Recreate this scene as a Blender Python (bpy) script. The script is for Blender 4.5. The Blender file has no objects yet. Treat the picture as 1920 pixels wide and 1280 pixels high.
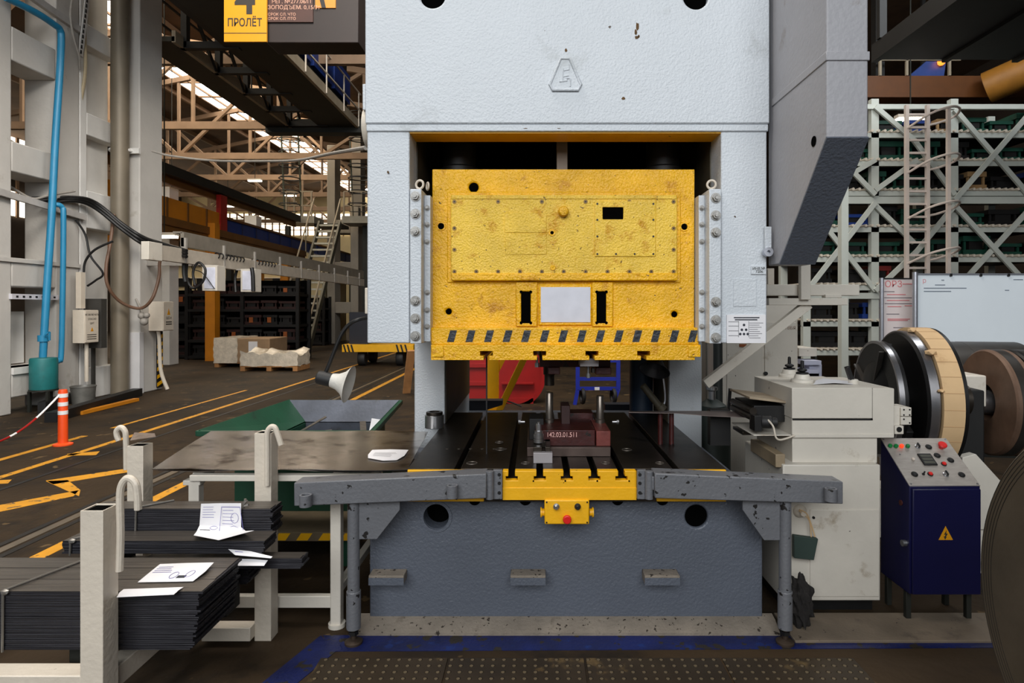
import bpy, bmesh, math, random
from mathutils import Vector, Matrix
random.seed(7)
SC = bpy.context.scene
COL = SC.collection
PI = math.pi
# ---------------------------------------------------------------- camera
F, CX, CY, H = 1150.0, 1004.0, 578.0, 1.6      # focal length in px, principal point, eye height
cam = bpy.data.cameras.new('camera'); cam.sensor_width = 36.0; cam.lens = F/1920*36
cam.shift_x = (960-CX)/1920; cam.shift_y = (CY-640)/1920
cam.clip_start = .05; cam.clip_end = 300
camo = bpy.data.objects.new('camera', cam); COL.objects.link(camo)
camo.location = (0, 0, H); camo.rotation_euler = (PI/2, 0, 0); SC.camera = camo
# ---------------------------------------------------------------- world, exposure, daylight and added lights
SC.view_settings.view_transform = 'Standard'; SC.view_settings.look = 'None'
SC.view_settings.exposure = 0.0; SC.view_settings.gamma = 1.0; SC.view_settings.use_curve_mapping = False
w = bpy.data.worlds.new('daylight'); SC.world = w; w.use_nodes = True
w.node_tree.nodes['Background'].inputs[0].default_value = (.80, .90, 1.0, 1)
w.node_tree.nodes['Background'].inputs[1].default_value = 0.10
def area(name, loc, target, sx, sy, power, col):
    l = bpy.data.lights.new(name, 'AREA'); l.shape = 'RECTANGLE'; l.size = sx; l.size_y = sy
    l.energy = power; l.color = col
    o = bpy.data.objects.new(name, l); COL.objects.link(o); o.location = loc
    o.rotation_euler = (Vector(target)-Vector(loc)).to_track_quat('-Z', 'Y').to_euler(); return o
area('roof_light_bay', (-1.0, -7.5, 6.5), (0.2, 3.2, 1.2), 12, 6, 1400, (.95, .98, 1.0))
area('roof_light_hall', (-11.0, 20.0, 11.0), (-11.0, 20.0, 0), 4, 20, 1400, (1.0, .86, .66))
area('column_fill_light', (-2.5, 3.0, 10.2), (-8.2, 10.5, 3.0), 5, 5, 1700, (1.0, .95, .88))  # added area light that brightens the concrete columns, no fixture modelled
area('rear_fill_light', (0.6, 9.5, 10.8), (0.2, 9.0, 0), 4, 4, 420, (1.0, .93, .84))  # added area light that lifts the dim ground behind the press
area('unseen_rack_light', (7.0, 6.5, 9.0), (7.0, 12.0, 2), 6, 2.5, 500, (.93, .97, 1.0))  # unseen area light aimed at the lattice rack, no fixture
# ---------------------------------------------------------------- helpers
def X(px, Y): return (px-CX)*Y/F
def Z(py, Y): return H-(py-CY)*Y/F
def P(px, py, Y): return Vector((X(px, Y), Y, Z(py, Y)))
def G(px, py):                                   # floor point seen at a pixel
    Y = F*H/(py-CY); return Vector((X(px, Y), Y, 0))
def lin(c):
    r = []
    for v in c:
        v /= 255.0; r.append(v/12.92 if v <= .04045 else ((v+.055)/1.055)**2.4)
    return tuple(r)+(1.0,)
MATS = {}
def mat(name, col, rough=.5, metal=0.0, var=.12, vs=5.0, bump=0.0, bs=60.0, chip=None, stain=None, emit=0, spec=.5, stretch=None):
    """procedural paint / metal: tone noise, optional chips (colour, threshold, scale), stains, bump"""
    if name in MATS: return MATS[name]
    m = bpy.data.materials.new(name); m.use_nodes = True; N = m.node_tree.nodes; L = m.node_tree.links
    b = N['Principled BSDF']; b.inputs['Roughness'].default_value = rough; b.inputs['Metallic'].default_value = metal
    b.inputs['Specular IOR Level'].default_value = spec
    tc = N.new('ShaderNodeTexCoord'); co = tc.outputs['Object']
    if stretch:
        mp = N.new('ShaderNodeMapping'); mp.inputs['Scale'].default_value = stretch; L.new(co, mp.inputs[0]); co = mp.outputs[0]
    c = lin(col)
    def noise(scale, detail=4.0, rg=.55):
        n = N.new('ShaderNodeTexNoise'); n.inputs['Scale'].default_value = scale; n.inputs['Detail'].default_value = detail
        n.inputs['Roughness'].default_value = rg; L.new(co, n.inputs['Vector']); return n
    def ramp(src, a, bb):
        r = N.new('ShaderNodeValToRGB'); r.color_ramp.elements[0].position = a; r.color_ramp.elements[1].position = bb
        L.new(src, r.inputs[0]); return r.outputs[0]
    def mix(fac, A, B):
        x = N.new('ShaderNodeMix'); x.data_type = 'RGBA'; L.new(fac, x.inputs[0])
        for i, v in ((6, A), (7, B)):
            if isinstance(v, tuple): x.inputs[i].default_value = v
            else: L.new(v, x.inputs[i])
        return x.outputs[2]
    cur = mix(ramp(noise(vs).outputs['Fac'], .3, .7), tuple(max(0, k*(1-var)) for k in c[:3])+(1,), tuple(min(1, k*(1+var)) for k in c[:3])+(1,))
    if stain: cur = mix(ramp(noise(stain[2], 6, .65).outputs['Fac'], stain[1], stain[1]+.12), cur, lin(stain[0]))
    if chip: cur = mix(ramp(noise(chip[2], 3, .5).outputs['Fac'], chip[1], chip[1]+.02), cur, lin(chip[0]))
    L.new(cur, b.inputs['Base Color'])
    if bump:
        bp = N.new('ShaderNodeBump'); bp.inputs['Strength'].default_value = bump; bp.inputs['Distance'].default_value = .01
        L.new(noise(bs, 3, .5).outputs['Fac'], bp.inputs['Height']); L.new(bp.outputs[0], b.inputs['Normal'])
    if emit:
        b.inputs['Emission Color'].default_value = c; b.inputs['Emission Strength'].default_value = emit
    MATS[name] = m; return m
WHITE = mat('white_press_paint', (197, 202, 207), .42, 0, .035, 2.2, .34, 95, ((70, 55, 40), .765, 13), ((176, 180, 182), .64, 3))
IVORY = mat('ivory_paint', (206, 195, 179), .45, 0, .05, 6, .22, 45, ((80, 60, 45), .755, 30), ((165, 150, 130), .66, 5))
MACH = mat('feeder_white_paint', (203, 196, 184), .45, 0, .07, 3, .14, 40, ((45, 38, 32), .73, 24), ((150, 134, 112), .62, 4))
SLAB = mat('worn_beige_slab', (112, 99, 84), .75, 0, .2, 4, .2, 60, ((40, 32, 26), .70, 30), ((84, 74, 64), .58, 5))
YEL = mat('yellow_paint', (235, 176, 12), .28, 0, .16, 5, .8, 95, ((104, 76, 12), .71, 55), ((196, 134, 6), .56, 9))
YEL2 = mat('yellow_flat_paint', (230, 170, 8), .45, 0, .06, 8, .12, 60, ((60, 45, 15), .74, 40))
PALEY = mat('pale_yellow_paint', (236, 194, 66), .28, 0, .12, 7, .8, 110, ((118, 90, 30), .69, 60), ((206, 150, 18), .545, 13))
BOLTM = mat('greyed_bolt', (150, 148, 144), .4, .3, .12, 30, .2, 60)
SCREWM = mat('dirty_screw', (140, 104, 26), .5, .1, .2, 30)
GREY = mat('grey_machine_paint', (84, 89, 99), .40, 0, .06, 3, .40, 80, ((140, 142, 145), .76, 50))
ARM = mat('grey_arm_paint', (100, 101, 105), .40, 0, .06, 5, .25, 70, ((28, 26, 25), .645, 24))
DUCT = mat('grey_duct_paint', (150, 149, 153), .45, 0, .05, 3, .18, 50, ((70, 60, 40), .77, 18), ((120, 112, 104), .63, 4))
PLINTH = mat('stained_concrete', (124, 114, 102), .8, 0, .2, 6, .4, 60, ((45, 36, 28), .64, 40), ((88, 78, 66), .6, 6))
STEEL = mat('dark_table_steel', (64, 58, 52), .38, .8, .25, 7, .05, 80, None, ((32, 29, 26), .55, 5))
BRIGHT = mat('bright_steel', (170, 170, 172), .28, .9, .12, 12)
SHEET = mat('galvanised_sheet', (186, 180, 174), .20, .95, .3, 2.0, .30, 3.2, None, ((84, 74, 64), .53, 4.5))
BLACK = mat('black_metal', (22, 21, 21), .5, .2, .2, 12)
VOID = mat('black_shade_fill', (5, 5, 5), 1.0, 0, .2, 5, spec=.02)  # near-black fill painted in place of shade inside holes and hollows
OLIVE_DARK = mat('dark_olive_and_shade', (66, 60, 46), .55, 0, .3, 5, .1, 30)  # lever olive, also the tone standing in for shade on the cheeks
RED = mat('maroon_die_paint', (60, 19, 17), .45, .1, .3, 14, .15, 50, ((28, 20, 18), .62, 22))  # maroon darkened so the shade under the ram sits in the colour
REDP = mat('red_paint', (146, 16, 14), .4, 0, .1, 5)
BLUEP = mat('blue_floor_paint', (8, 22, 74), .45, 0, .4, 6, .3, 60, ((36, 31, 26), .60, 14), ((10, 44, 110), .6, 8))
NAVY = mat('navy_box_paint', (9, 10, 54), .36, 0, .08, 4)
BLUE = mat('blue_paint', (16, 50, 122), .5, 0, .12, 4)
PIPEB = mat('blue_pipe_paint', (40, 128, 168), .4, 0, .08, 5)
TANK = mat('teal_tank_paint', (26, 104, 104), .5, 0, .15, 9, 0, 30, None, ((60, 62, 50), .64, 6))
GREEN = mat('green_bin_paint', (9, 60, 40), .5, 0, .15, 4, .1, 30, None, ((14, 30, 22), .62, 5))
GREEND = mat('green_die_paint', (12, 62, 48), .5, 0, .2, 6)
BINSIDE = mat('worn_bin_inside', (70, 74, 84), .45, .35, .3, 4, .1, 40, None, ((50, 46, 40), .58, 5))
CONC = mat('painted_concrete', (186, 182, 176), .85, 0, .06, 2, .35, 16, None, ((150, 140, 128), .62, 1.4))
CONCW = mat('whitewashed_concrete', (212, 210, 206), .8, 0, .05, 3, .3, 18)
CONCG = mat('far_grey_concrete', (150, 142, 130), .85, 0, .1, 1.5, .2, 10)
PIPEG = mat('brown_grey_pipe', (120, 110, 94), .5, .2, .15, 2)
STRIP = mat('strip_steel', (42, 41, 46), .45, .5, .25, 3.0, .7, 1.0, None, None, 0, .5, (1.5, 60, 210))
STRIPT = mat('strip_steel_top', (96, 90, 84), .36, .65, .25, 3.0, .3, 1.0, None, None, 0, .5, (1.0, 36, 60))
STRIPE_E = mat('strip_ends', (34, 32, 31), .5, .5, .4, 3.0, .8, 1.0, None, None, 0, .5, (30, 14, 190))
PAPER = mat('white_paper', (224, 222, 224), .8, 0, .03, 8)
INK = mat('violet_ink', (104, 100, 160), .8, 0, .1, 8)
INKB = mat('dark_ink', (50, 52, 60), .8, 0, .1, 8)
INKR = mat('red_ink', (176, 58, 60), .8, 0, .1, 8)
RUBBER = mat('black_rubber', (24, 23, 23), .6, 0, .1, 12)
BRNHOSE = mat('brown_hose', (104, 76, 58), .55, 0, .1, 12)
CABLE = mat('grey_cable', (150, 144, 136), .6, 0, .1, 12)
WIRE = mat('tie_wire', (140, 136, 130), .4, .7, .1, 20)
COILF = mat('coil_face', (58, 54, 50), .42, .6, .3, 5, .25, 8)
COILS = mat('coil_steel', (150, 148, 150), .26, .9, .12, 6)
COILB = mat('rusty_brown_coil', (104, 80, 64), .55, .25, .25, 6, .2, 20)
COILD = mat('coil_dark', (30, 29, 29), .42, .6, .2, 6)
COILN = mat('near_coil_face', (96, 86, 72), .45, .5, .2, 3, .15, 30)
KRAFT = mat('kraft_paper_wrap', (206, 172, 128), .75, 0, .10, 4, .2, 12, None, ((176, 136, 92), .62, 3))
WOOD = mat('raw_wood', (160, 112, 66), .75, 0, .2, 6, .2, 20)
CARD = mat('cardboard', (150, 122, 92), .75, 0, .1, 4)
WRAP = mat('stretch_film', (206, 194, 176), .16, 0, .18, 7, .8, 26)
ORANGE = mat('orange_plastic', (228, 76, 22), .45, 0, .06, 5)
TAPEW = mat('reflective_white', (225, 225, 225), .4, 0, .03, 5)
TRUSS = mat('tan_roof_steel', (142, 116, 92), .7, 0, .15, 2)
DARKST = mat('dark_green_steel', (30, 31, 25), .6, .1, .2, 3)
BLACKST = mat('near_black_steel', (20, 19, 18), .6, .1, .2, 3)
BEIGEST = mat('beige_edge_steel', (150, 138, 118), .6, 0, .12, 3)
OCHRE = mat('ochre_crane_paint', (190, 118, 20), .5, 0, .12, 2)
BROWNB = mat('brown_crane_beam', (104, 66, 24), .55, 0, .15, 2)
ROOFM = mat('rusty_roof_sheet', (92, 68, 46), .85, 0, .3, .7, 0, 10, None, ((74, 56, 42), .55, .5))
SKY = mat('skylight_glass', (255, 244, 226), .4, 0, .02, 1, emit=6.0)
SKYB = mat('skylight_glass_side', (255, 240, 214), .4, 0, .02, 1, emit=3.0)
LAMP = mat('lit_tube', (255, 250, 240), .4, 0, .02, 1, emit=9.0)
FLOORM = mat('oily_concrete_floor', (50, 38, 24), .72, 0, .4, .9, .5, 18, ((90, 72, 48), .66, 5), ((32, 25, 18), .50, 1.6), 0, .2)
LINE = mat('worn_floor_yellow', (200, 138, 22), .6, 0, .12, 6, .2, 40, ((92, 74, 50), .62, 18))
GROOVE = mat('rail_groove', (26, 23, 21), .5, .3, .2, 6)
RAILT = mat('rail_top', (120, 108, 92), .4, .6, .2, 6)
RACKW = mat('rack_grey_white', (186, 190, 182), .6, 0, .06, 3)
RACKP = mat('ladder_pinkish_white', (206, 192, 182), .6, 0, .06, 3)
WBOARD = mat('whiteboard_surface', (226, 234, 240), .3, 0, .03, 2)
SBOARD = mat('paper_board_surface', (216, 204, 202), .6, 0, .03, 2)
ALU = mat('aluminium', (190, 192, 200), .3, .8, .08, 6)
CREAM = mat('cream_wall', (188, 172, 134), .8, 0, .1, 1.2)
DARKW = mat('dark_wall', (60, 50, 42), .9, 0, .2, 1)
PANELG = mat('panel_brushed', (166, 158, 150), .42, .35, .10, 8, 0, 10, None, ((130, 118, 106), .62, 6), 0, .5, (2, 9, 9))
BTNG = mat('green_button', (14, 116, 56), .35, 0, .05, 8)
BTNR = mat('red_button', (206, 30, 26), .35, 0, .05, 8)
BTNL = mat('lit_red_button', (255, 66, 26), .35, 0, .05, 8, emit=.8)
BTNW = mat('white_button', (204, 190, 176), .4, 0, .05, 8)
SIGNY = mat('sign_yellow', (206, 140, 5), .45, 0, .03, 4)
SIGNK = mat('sign_black', (42, 38, 30), .6, 0, .05, 8)
MAROONB = mat('brown_trolley_plate', (30, 17, 13), .6, 0, .2, 3)
TEXTP = mat('pale_lettering', (196, 150, 128), .7, 0, .05, 8)
SHADE = mat('frosted_shade', (206, 202, 194), .5, 0, .06, 14, .2, 60)
STRAW = mat('die_dark_red', (44, 18, 15), .6, .1, .3, 4)
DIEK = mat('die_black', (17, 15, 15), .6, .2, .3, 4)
TAGO = mat('orange_tag', (140, 72, 22), .6, 0, .1, 8)
POUCH = mat('dark_green_pouch', (40, 56, 50), .7, 0, .1, 10)
CLOTHK = mat('black_rag', (26, 22, 20), .9, 0, .3, 16, .5, 40)
BRNPAL = mat('brown_card_on_shelf', (150, 118, 78), .8, 0, .1, 5)

def wl(o):
    v = Vector((0, 0, 0))
    while o: v += o.location; o = o.parent
    return v
class MB:
    def __init__(s): s.bm = bmesh.new()
    def pts(s, vs, faces):
        v = [s.bm.verts.new(p) for p in vs]
        for f in faces:
            try: s.bm.faces.new([v[i] for i in f])
            except ValueError: pass
        return s
    def box(s, x0, x1, y0, y1, z0, z1):
        x0, x1 = sorted((x0, x1)); y0, y1 = sorted((y0, y1)); z0, z1 = sorted((z0, z1))
        return s.pts([(x, y, z) for z in (z0, z1) for y in (y0, y1) for x in (x0, x1)],
                     [(0, 2, 3, 1), (4, 5, 7, 6), (0, 1, 5, 4), (2, 6, 7, 3), (0, 4, 6, 2), (1, 3, 7, 5)])
    def prism(s, poly, axis, a, b):
        def q(p, t):
            return {'x': (t, p[0], p[1]), 'y': (p[0], t, p[1]), 'z': (p[0], p[1], t)}[axis]
        n = len(poly); vs = [q(p, a) for p in poly]+[q(p, b) for p in poly]
        return s.pts(vs, [tuple(range(n)), tuple(range(2*n-1, n-1, -1))]+[(i, (i+1) % n, n+(i+1) % n, n+i) for i in range(n)])
    def frame(s, d):
        d = Vector(d).normalized(); up = Vector((0, 0, 1)) if abs(d.z) < .95 else Vector((0, 1, 0))
        a = d.cross(up).normalized(); return a, a.cross(d).normalized()
    def bar(s, p0, p1, w, h=None):
        h = h or w; p0 = Vector(p0); p1 = Vector(p1); a, u = s.frame(p1-p0)
        vs = [p+a*(i*w/2)+u*(j*h/2) for p in (p0, p1) for i, j in ((-1, -1), (1, -1), (1, 1), (-1, 1))]
        return s.pts(vs, [(0, 1, 2, 3), (7, 6, 5, 4)]+[(i, (i+1) % 4, 4+(i+1) % 4, 4+i) for i in range(4)])
    def cyl(s, p0, p1, r, r2=None, n=20):
        r2 = r if r2 is None else r2; p0 = Vector(p0); p1 = Vector(p1); a, u = s.frame(p1-p0)
        vs = [p+a*(math.cos(2*PI*i/n)*q)+u*(math.sin(2*PI*i/n)*q) for p, q in ((p0, r), (p1, r2)) for i in range(n)]
        return s.pts(vs, [tuple(range(n)), tuple(range(2*n-1, n-1, -1))]+[(i, (i+1) % n, n+(i+1) % n, n+i) for i in range(n)])
    def tube(s, path, r, n=8, sub=0, closed=False):
        path = [Vector(p) for p in path]
        if sub:
            out = []; m = len(path)
            for i in range(m-1):
                a, b, c, d = path[max(i-1, 0)], path[i], path[i+1], path[min(i+2, m-1)]
                for k in range(sub):
                    t = k/sub
                    out.append(.5*((2*b)+(c-a)*t+(2*a-5*b+4*c-d)*t*t+(3*b-a-3*c+d)*t**3))
            path = out+[path[-1]]
        m = len(path); vs = []; side = None
        for i in range(m):
            if closed: d = path[(i+1) % m]-path[i-1]
            else: d = path[min(i+1, m-1)]-path[max(i-1, 0)]
            d.normalize()
            if side is None: side, _ = s.frame(d)
            side = (side-d*side.dot(d)).normalized(); u = side.cross(d)
            vs += [path[i]+side*(math.cos(2*PI*k/n)*r)+u*(math.sin(2*PI*k/n)*r) for k in range(n)]
        fs = []
        for i in range(m if closed else m-1):
            j = (i+1) % m
            fs += [(i*n+k, i*n+(k+1) % n, j*n+(k+1) % n, j*n+k) for k in range(n)]
        if not closed: fs += [tuple(range(n)), tuple(range(m*n-1, (m-1)*n-1, -1))]
        return s.pts(vs, fs)
    def lathe(s, prof, c, d=(0, 0, 1), n=28, cap=True):
        c = Vector(c); d = Vector(d).normalized(); a, u = s.frame(d); vs = []; m = len(prof)
        for r, h in prof:
            vs += [c+d*h+a*(math.cos(2*PI*k/n)*r)+u*(math.sin(2*PI*k/n)*r) for k in range(n)]
        fs = [(i*n+k, i*n+(k+1) % n, (i+1)*n+(k+1) % n, (i+1)*n+k) for i in range(m-1) for k in range(n)]
        if cap: fs += [tuple(range(n)), tuple(range(m*n-1, (m-1)*n-1, -1))]
        return s.pts(vs, fs)
    def ring(s, c, d, r0, r1, h, n=40):            # flat annulus with thickness h along d
        c = Vector(c); d = Vector(d).normalized(); a, u = s.frame(d); vs = []
        for r, t in ((r0, 0), (r1, 0), (r1, h), (r0, h)):
            vs += [c+d*t+a*(math.cos(2*PI*k/n)*r)+u*(math.sin(2*PI*k/n)*r) for k in range(n)]
        return s.pts(vs, [(i*n+k, i*n+(k+1) % n, ((i+1) % 4)*n+(k+1) % n, ((i+1) % 4)*n+k) for i in range(4) for k in range(n)])
    def torus(s, c, d, R, r, n=24, m=8):
        c = Vector(c); a, u = s.frame(d)
        return s.tube([c+a*(math.cos(2*PI*k/n)*R)+u*(math.sin(2*PI*k/n)*R) for k in range(n)], r, m, closed=True)
    def hexa(s, p0, p1, r): return s.cyl(p0, p1, r, n=6)
    def ball(s, c, r, sx=1, sy=1, sz=1, n=2):
        bmesh.ops.create_icosphere(s.bm, subdivisions=n, radius=1, matrix=Matrix.Translation(c) @ Matrix.Diagonal((r*sx, r*sy, r*sz, 1))); return s
    def sheet(s, grid, t=.0012):                   # grid of points -> thin solid sheet
        r, c = len(grid), len(grid[0]); vs = [Vector(p) for row in grid for p in row]+[Vector(p)-Vector((0, 0, t)) for row in grid for p in row]
        o = r*c; fs = []
        for i in range(r-1):
            for j in range(c-1):
                q = (i*c+j, i*c+j+1, (i+1)*c+j+1, (i+1)*c+j); fs += [q, tuple(o+k for k in reversed(q))]
        e = [j for j in range(c)]+[i*c+c-1 for i in range(1, r)]+[(r-1)*c+j for j in range(c-2, -1, -1)]+[i*c for i in range(r-2, 0, -1)]
        fs += [(e[k], e[(k+1) % len(e)], o+e[(k+1) % len(e)], o+e[k]) for k in range(len(e))]
        return s.pts(vs, fs)
    def warp(s, fn):
        for v in s.bm.verts: v.co = fn(v.co)
        return s
    def o(s, name, m, parent=None, bev=0.0, seg=2, origin=None, ang=35):
        bm = s.bm; bmesh.ops.recalc_face_normals(bm, faces=bm.faces)
        if parent is not None: org = wl(parent)
        elif origin is not None: org = Vector(origin)
        else:
            xs = [v.co for v in bm.verts]
            org = Vector(((min(p.x for p in xs)+max(p.x for p in xs))/2, (min(p.y for p in xs)+max(p.y for p in xs))/2, min(p.z for p in xs)))
        for v in bm.verts: v.co -= org
        me = bpy.data.meshes.new(name); bm.to_mesh(me); bm.free()
        for p in me.polygons: p.use_smooth = True
        me.set_sharp_from_angle(angle=math.radians(ang))
        me.materials.append(m)
        ob = bpy.data.objects.new(name, me); COL.objects.link(ob)
        if parent is not None: ob.parent = parent
        else: ob.location = org
        if bev:
            b = ob.modifiers.new('bevel', 'BEVEL'); b.width = bev; b.segments = seg; b.limit_method = 'ANGLE'; b.angle_limit = math.radians(40)
            b.harden_normals = False
        return ob
def tag(o, label, cat, group=None):
    o['label'] = label; o['category'] = cat
    if group: o['group'] = group
    return o
def T(name, label, cat, loc, group=None):
    o = bpy.data.objects.new(name, None); COL.objects.link(o); o.location = loc; o.empty_display_size = .1
    return tag(o, label, cat, group)
def one(mb, name, label, cat, m, group=None, bev=0.0, **k): return tag(mb.o(name, m, None, bev, **k), label, cat, group)
def struct(mb, name, m, parent=None, bev=0.0):
    o = mb.o(name, m, parent, bev)
    if parent is None: o['kind'] = 'structure'
    return o
def cut(ob, mb):                                   # carve holes, keep a plain mesh
    c = mb.o('cutter', VOID, None, 0, origin=(0, 0, 0)); off = wl(ob)
    for v in c.data.vertices: v.co -= off
    c.location = off
    bm = ob.modifiers.new('cut', 'BOOLEAN'); bm.object = c; bm.operation = 'DIFFERENCE'; bm.solver = 'EXACT'
    bev = [(m.width, m.segments) for m in ob.modifiers if m.type == 'BEVEL']
    for m in list(ob.modifiers):
        if m.type == 'BEVEL': ob.modifiers.remove(m)
    bpy.context.view_layer.update()
    dg = bpy.context.evaluated_depsgraph_get(); me = bpy.data.meshes.new_from_object(ob.evaluated_get(dg), depsgraph=dg)
    ob.modifiers.clear(); ob.data = me; cd = c.data; bpy.data.objects.remove(c); bpy.data.meshes.remove(cd)
    for p in me.polygons: p.use_smooth = True
    me.set_sharp_from_angle(angle=math.radians(35))
    for wd, sg in bev:
        b = ob.modifiers.new('bevel', 'BEVEL'); b.width = wd; b.segments = sg; b.limit_method = 'ANGLE'; b.angle_limit = math.radians(50)
    return ob
def text(name, s, p, size, m, parent, rot=(PI/2, 0, 0), sx=1.0, align='CENTER', depth=.0006, bold=0):
    c = bpy.data.curves.new(name, 'FONT'); c.body = s; c.size = size; c.align_x = align; c.align_y = 'CENTER'; c.extrude = depth; c.offset = bold*size
    c.materials.append(m)
    t = bpy.data.objects.new(name, c); COL.objects.link(t); bpy.context.view_layer.update()
    me = bpy.data.meshes.new_from_object(t.evaluated_get(bpy.context.evaluated_depsgraph_get())); bpy.data.objects.remove(t); bpy.data.curves.remove(c)
    o = bpy.data.objects.new(name, me); COL.objects.link(o); o.parent = parent; o.location = Vector(p)-wl(parent); o.rotation_euler = rot; o.scale = (sx, 1, 1)
    return o
def dup(o, parent=None):
    c = o.copy(); COL.objects.link(c)
    if parent is not None: c.parent = parent
    for ch in list(o.children): dup(ch, c)
    return c
ORD = ['first', 'second', 'third', 'fourth', 'fifth', 'sixth', 'seventh', 'eighth', 'ninth', 'tenth', 'eleventh', 'twelfth']
# ================================================================ the setting
hall = struct(MB().box(-30, 18, -7, 52, -.2, 0), 'floor', FLOORM)
def line(x, y0, y1, w, m=LINE, z=.002): struct(MB().box(x-w/2, x+w/2, y0, y1, 0, z), 'yellow_marking' if m is LINE else 'rail_track', m, hall)
line(-5.07, 5.2, 26, .085); line(-5.66, 6.1, 7.7, .085); line(-3.2, 3.6, 19, .10); line(-5.66, 8.2, 12, .06)
for x in (-3.45, -3.62, -4.72): line(x, 2.2, 24, .05, GROOVE, .003)
line(-3.535, 2.2, 24, .07, RAILT, .004)
def fpoly(px): 
    pts = [G(*p) for p in px]; struct(MB().prism([(p.x, p.y) for p in pts], 'z', 0, .002), 'yellow_marking', LINE, hall)
fpoly([(-60, 958), (148, 919), (138, 930), (-60, 972)]); fpoly([(148, 930), (86, 902), (127, 900), (151, 919)]); fpoly([(86, 901), (240, 878), (240, 885), (100, 908)])
fpoly([(-40, 902), (22, 899), (15, 906), (-40, 909)]); fpoly([(126, 851), (187, 846), (180, 853), (126, 854)])
# blue painted border round the press plinth
struct(MB().prism([(-.95, 2.86), (3.0, 2.90), (3.0, 2.985), (1.22, 2.995), (-.86, 3.0), (-1.04, 3.0)], 'z', 0, .0025), 'blue_marking', BLUEP, hall)
struct(MB().prism([(-1.05, 3.0), (-.93, 2.86), (-1.10, 2.38), (-1.24, 2.38)], 'z', 0, .0028), 'blue_marking', BLUEP, hall)
# studded floor plates
PLATE = mat('studded_floor_plate', (54, 43, 29), .5, .35, .35, 3, 0, 10, None, ((118, 96, 60), .60, 3.2))
nt = PLATE.node_tree; N_, L_ = nt.nodes, nt.links
tc = N_.new('ShaderNodeTexCoord'); mp = N_.new('ShaderNodeMapping'); mp.inputs['Scale'].default_value = (21, 21, 21); L_.new(tc.outputs['Object'], mp.inputs[0])
vo = N_.new('ShaderNodeTexVoronoi'); vo.voronoi_dimensions = '2D'; vo.inputs['Randomness'].default_value = 0.0; vo.inputs['Scale'].default_value = 1.0; L_.new(mp.outputs[0], vo.inputs['Vector'])
rp = N_.new('ShaderNodeValToRGB'); rp.color_ramp.elements[0].position = .16; rp.color_ramp.elements[1].position = .24
rp.color_ramp.elements[0].color = (1, 1, 1, 1); rp.color_ramp.elements[1].color = (0, 0, 0, 1); L_.new(vo.outputs['Distance'], rp.inputs[0])
bp = N_.new('ShaderNodeBump'); bp.inputs['Strength'].default_value = .9; bp.inputs['Distance'].default_value = .02
bc = N_['Principled BSDF'].inputs['Base Color']; src = bc.links[0].from_socket
mx = N_.new('ShaderNodeMix'); mx.data_type = 'RGBA'; L_.new(rp.outputs[0], mx.inputs[0]); L_.new(src, mx.inputs[6]); mx.inputs[7].default_value = lin((104, 90, 68)); L_.new(mx.outputs[2], bc)
L_.new(rp.outputs[0], bp.inputs['Height']); L_.new(bp.outputs[0], N_['Principled BSDF'].inputs['Normal'])
for x0, x1 in ((-.98, -.40), (-.39, .22), (.23, .84), (.85, 1.45)):
    for y0, y1 in ((2.14, 2.80), (1.48, 2.13)):
        struct(MB().box(x0, x1, y0, y1, 0, .006), 'floor_plate', PLATE, hall, .002)

# ================================================================ the press
PR = T('stamping_press', 'big white and grey stamping press with a yellow ram in the middle', 'press', (.155, 4.2, 0))
XL, XR, OL, OR = X(686, 3), X(1441, 3), X(768, 3), X(1352, 3)
OT, UB = Z(247, 3), Z(643, 3)
frm = MB()
prof = [(3.0, UB), (4.17, UB), (4.17, .62), (5.7, .62), (5.7, 3.95), (3.0, 3.95)]
frm.prism(prof, 'x', XL+.006, OL).prism(prof, 'x', OR, XR-.008)
fr = frm.o('frame', WHITE, PR, .006)
crown = MB().box(XL, XR, 2.985, 3.16, Z(232, 2.985), 3.95).o('crown', WHITE, PR, .008)
hc = MB()
for px, py, r in ((811, -9, .062), (1305, -7, .062)): hc.cyl((X(px, 2.985), 2.9, Z(py, 2.985)), (X(px, 2.985), 3.3, Z(py, 2.985)), r, n=40)
cut(crown, hc)
for px, py, r in ((811, -9, .062), (1305, -7, .062)): MB().cyl((X(px, 2.985), 3.03, Z(py, 2.985)), (X(px, 2.985), 3.06, Z(py, 2.985)), r, n=40).o('lifting_hole_shade', VOID, PR)  # black plugs stand in for the shade inside the crown holes
MB().box(XL+.004, XR-.004, 2.99, 3.16, OT, Z(232, 2.985)).o('lintel', WHITE, PR, .005)
MB().box(OL, OR, 3.004, 3.16, OT-.006, OT).o('lintel_underside', YEL2, PR)
MB().box(OL, OR, 3.9, 5.6, 1.75, 3.95).box(OL, OR, 3.16, 3.9, 2.75, 3.95).o('inner_light_block', VOID, PR)  # near-black boxes added to block light above and behind the ram
for a, b in ((OL, OL+.006), (OR-.006, OR)): MB().prism([(3.17,1.45),(4.19,1.45),(4.19,.822),(5.68,.822),(5.68,2.74),(3.17,2.74)],'x',a,b).o('inner_shade_plate', OLIVE_DARK, PR)  # dark brownish plates stand in for shade on the inner cheek faces
# dark screws above the ram
for px, r in ((862, .09), (1242, .09)):
    MB().lathe([(r*.7, .55), (r*.7, .25), (r, .24), (r, .08), (r*1.15, .07), (r*1.15, 0)], (X(px, 3.4), 3.4, 2.3), n=24).o('adjusting_screw', BLACK, PR)
MB().box(X(1044, 3.25), X(1064, 3.25), 3.25, 3.29, 2.29, 2.75).o('scale_bar', mat('dusty_bar', (128, 118, 108), .7), PR, .002)
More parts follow.
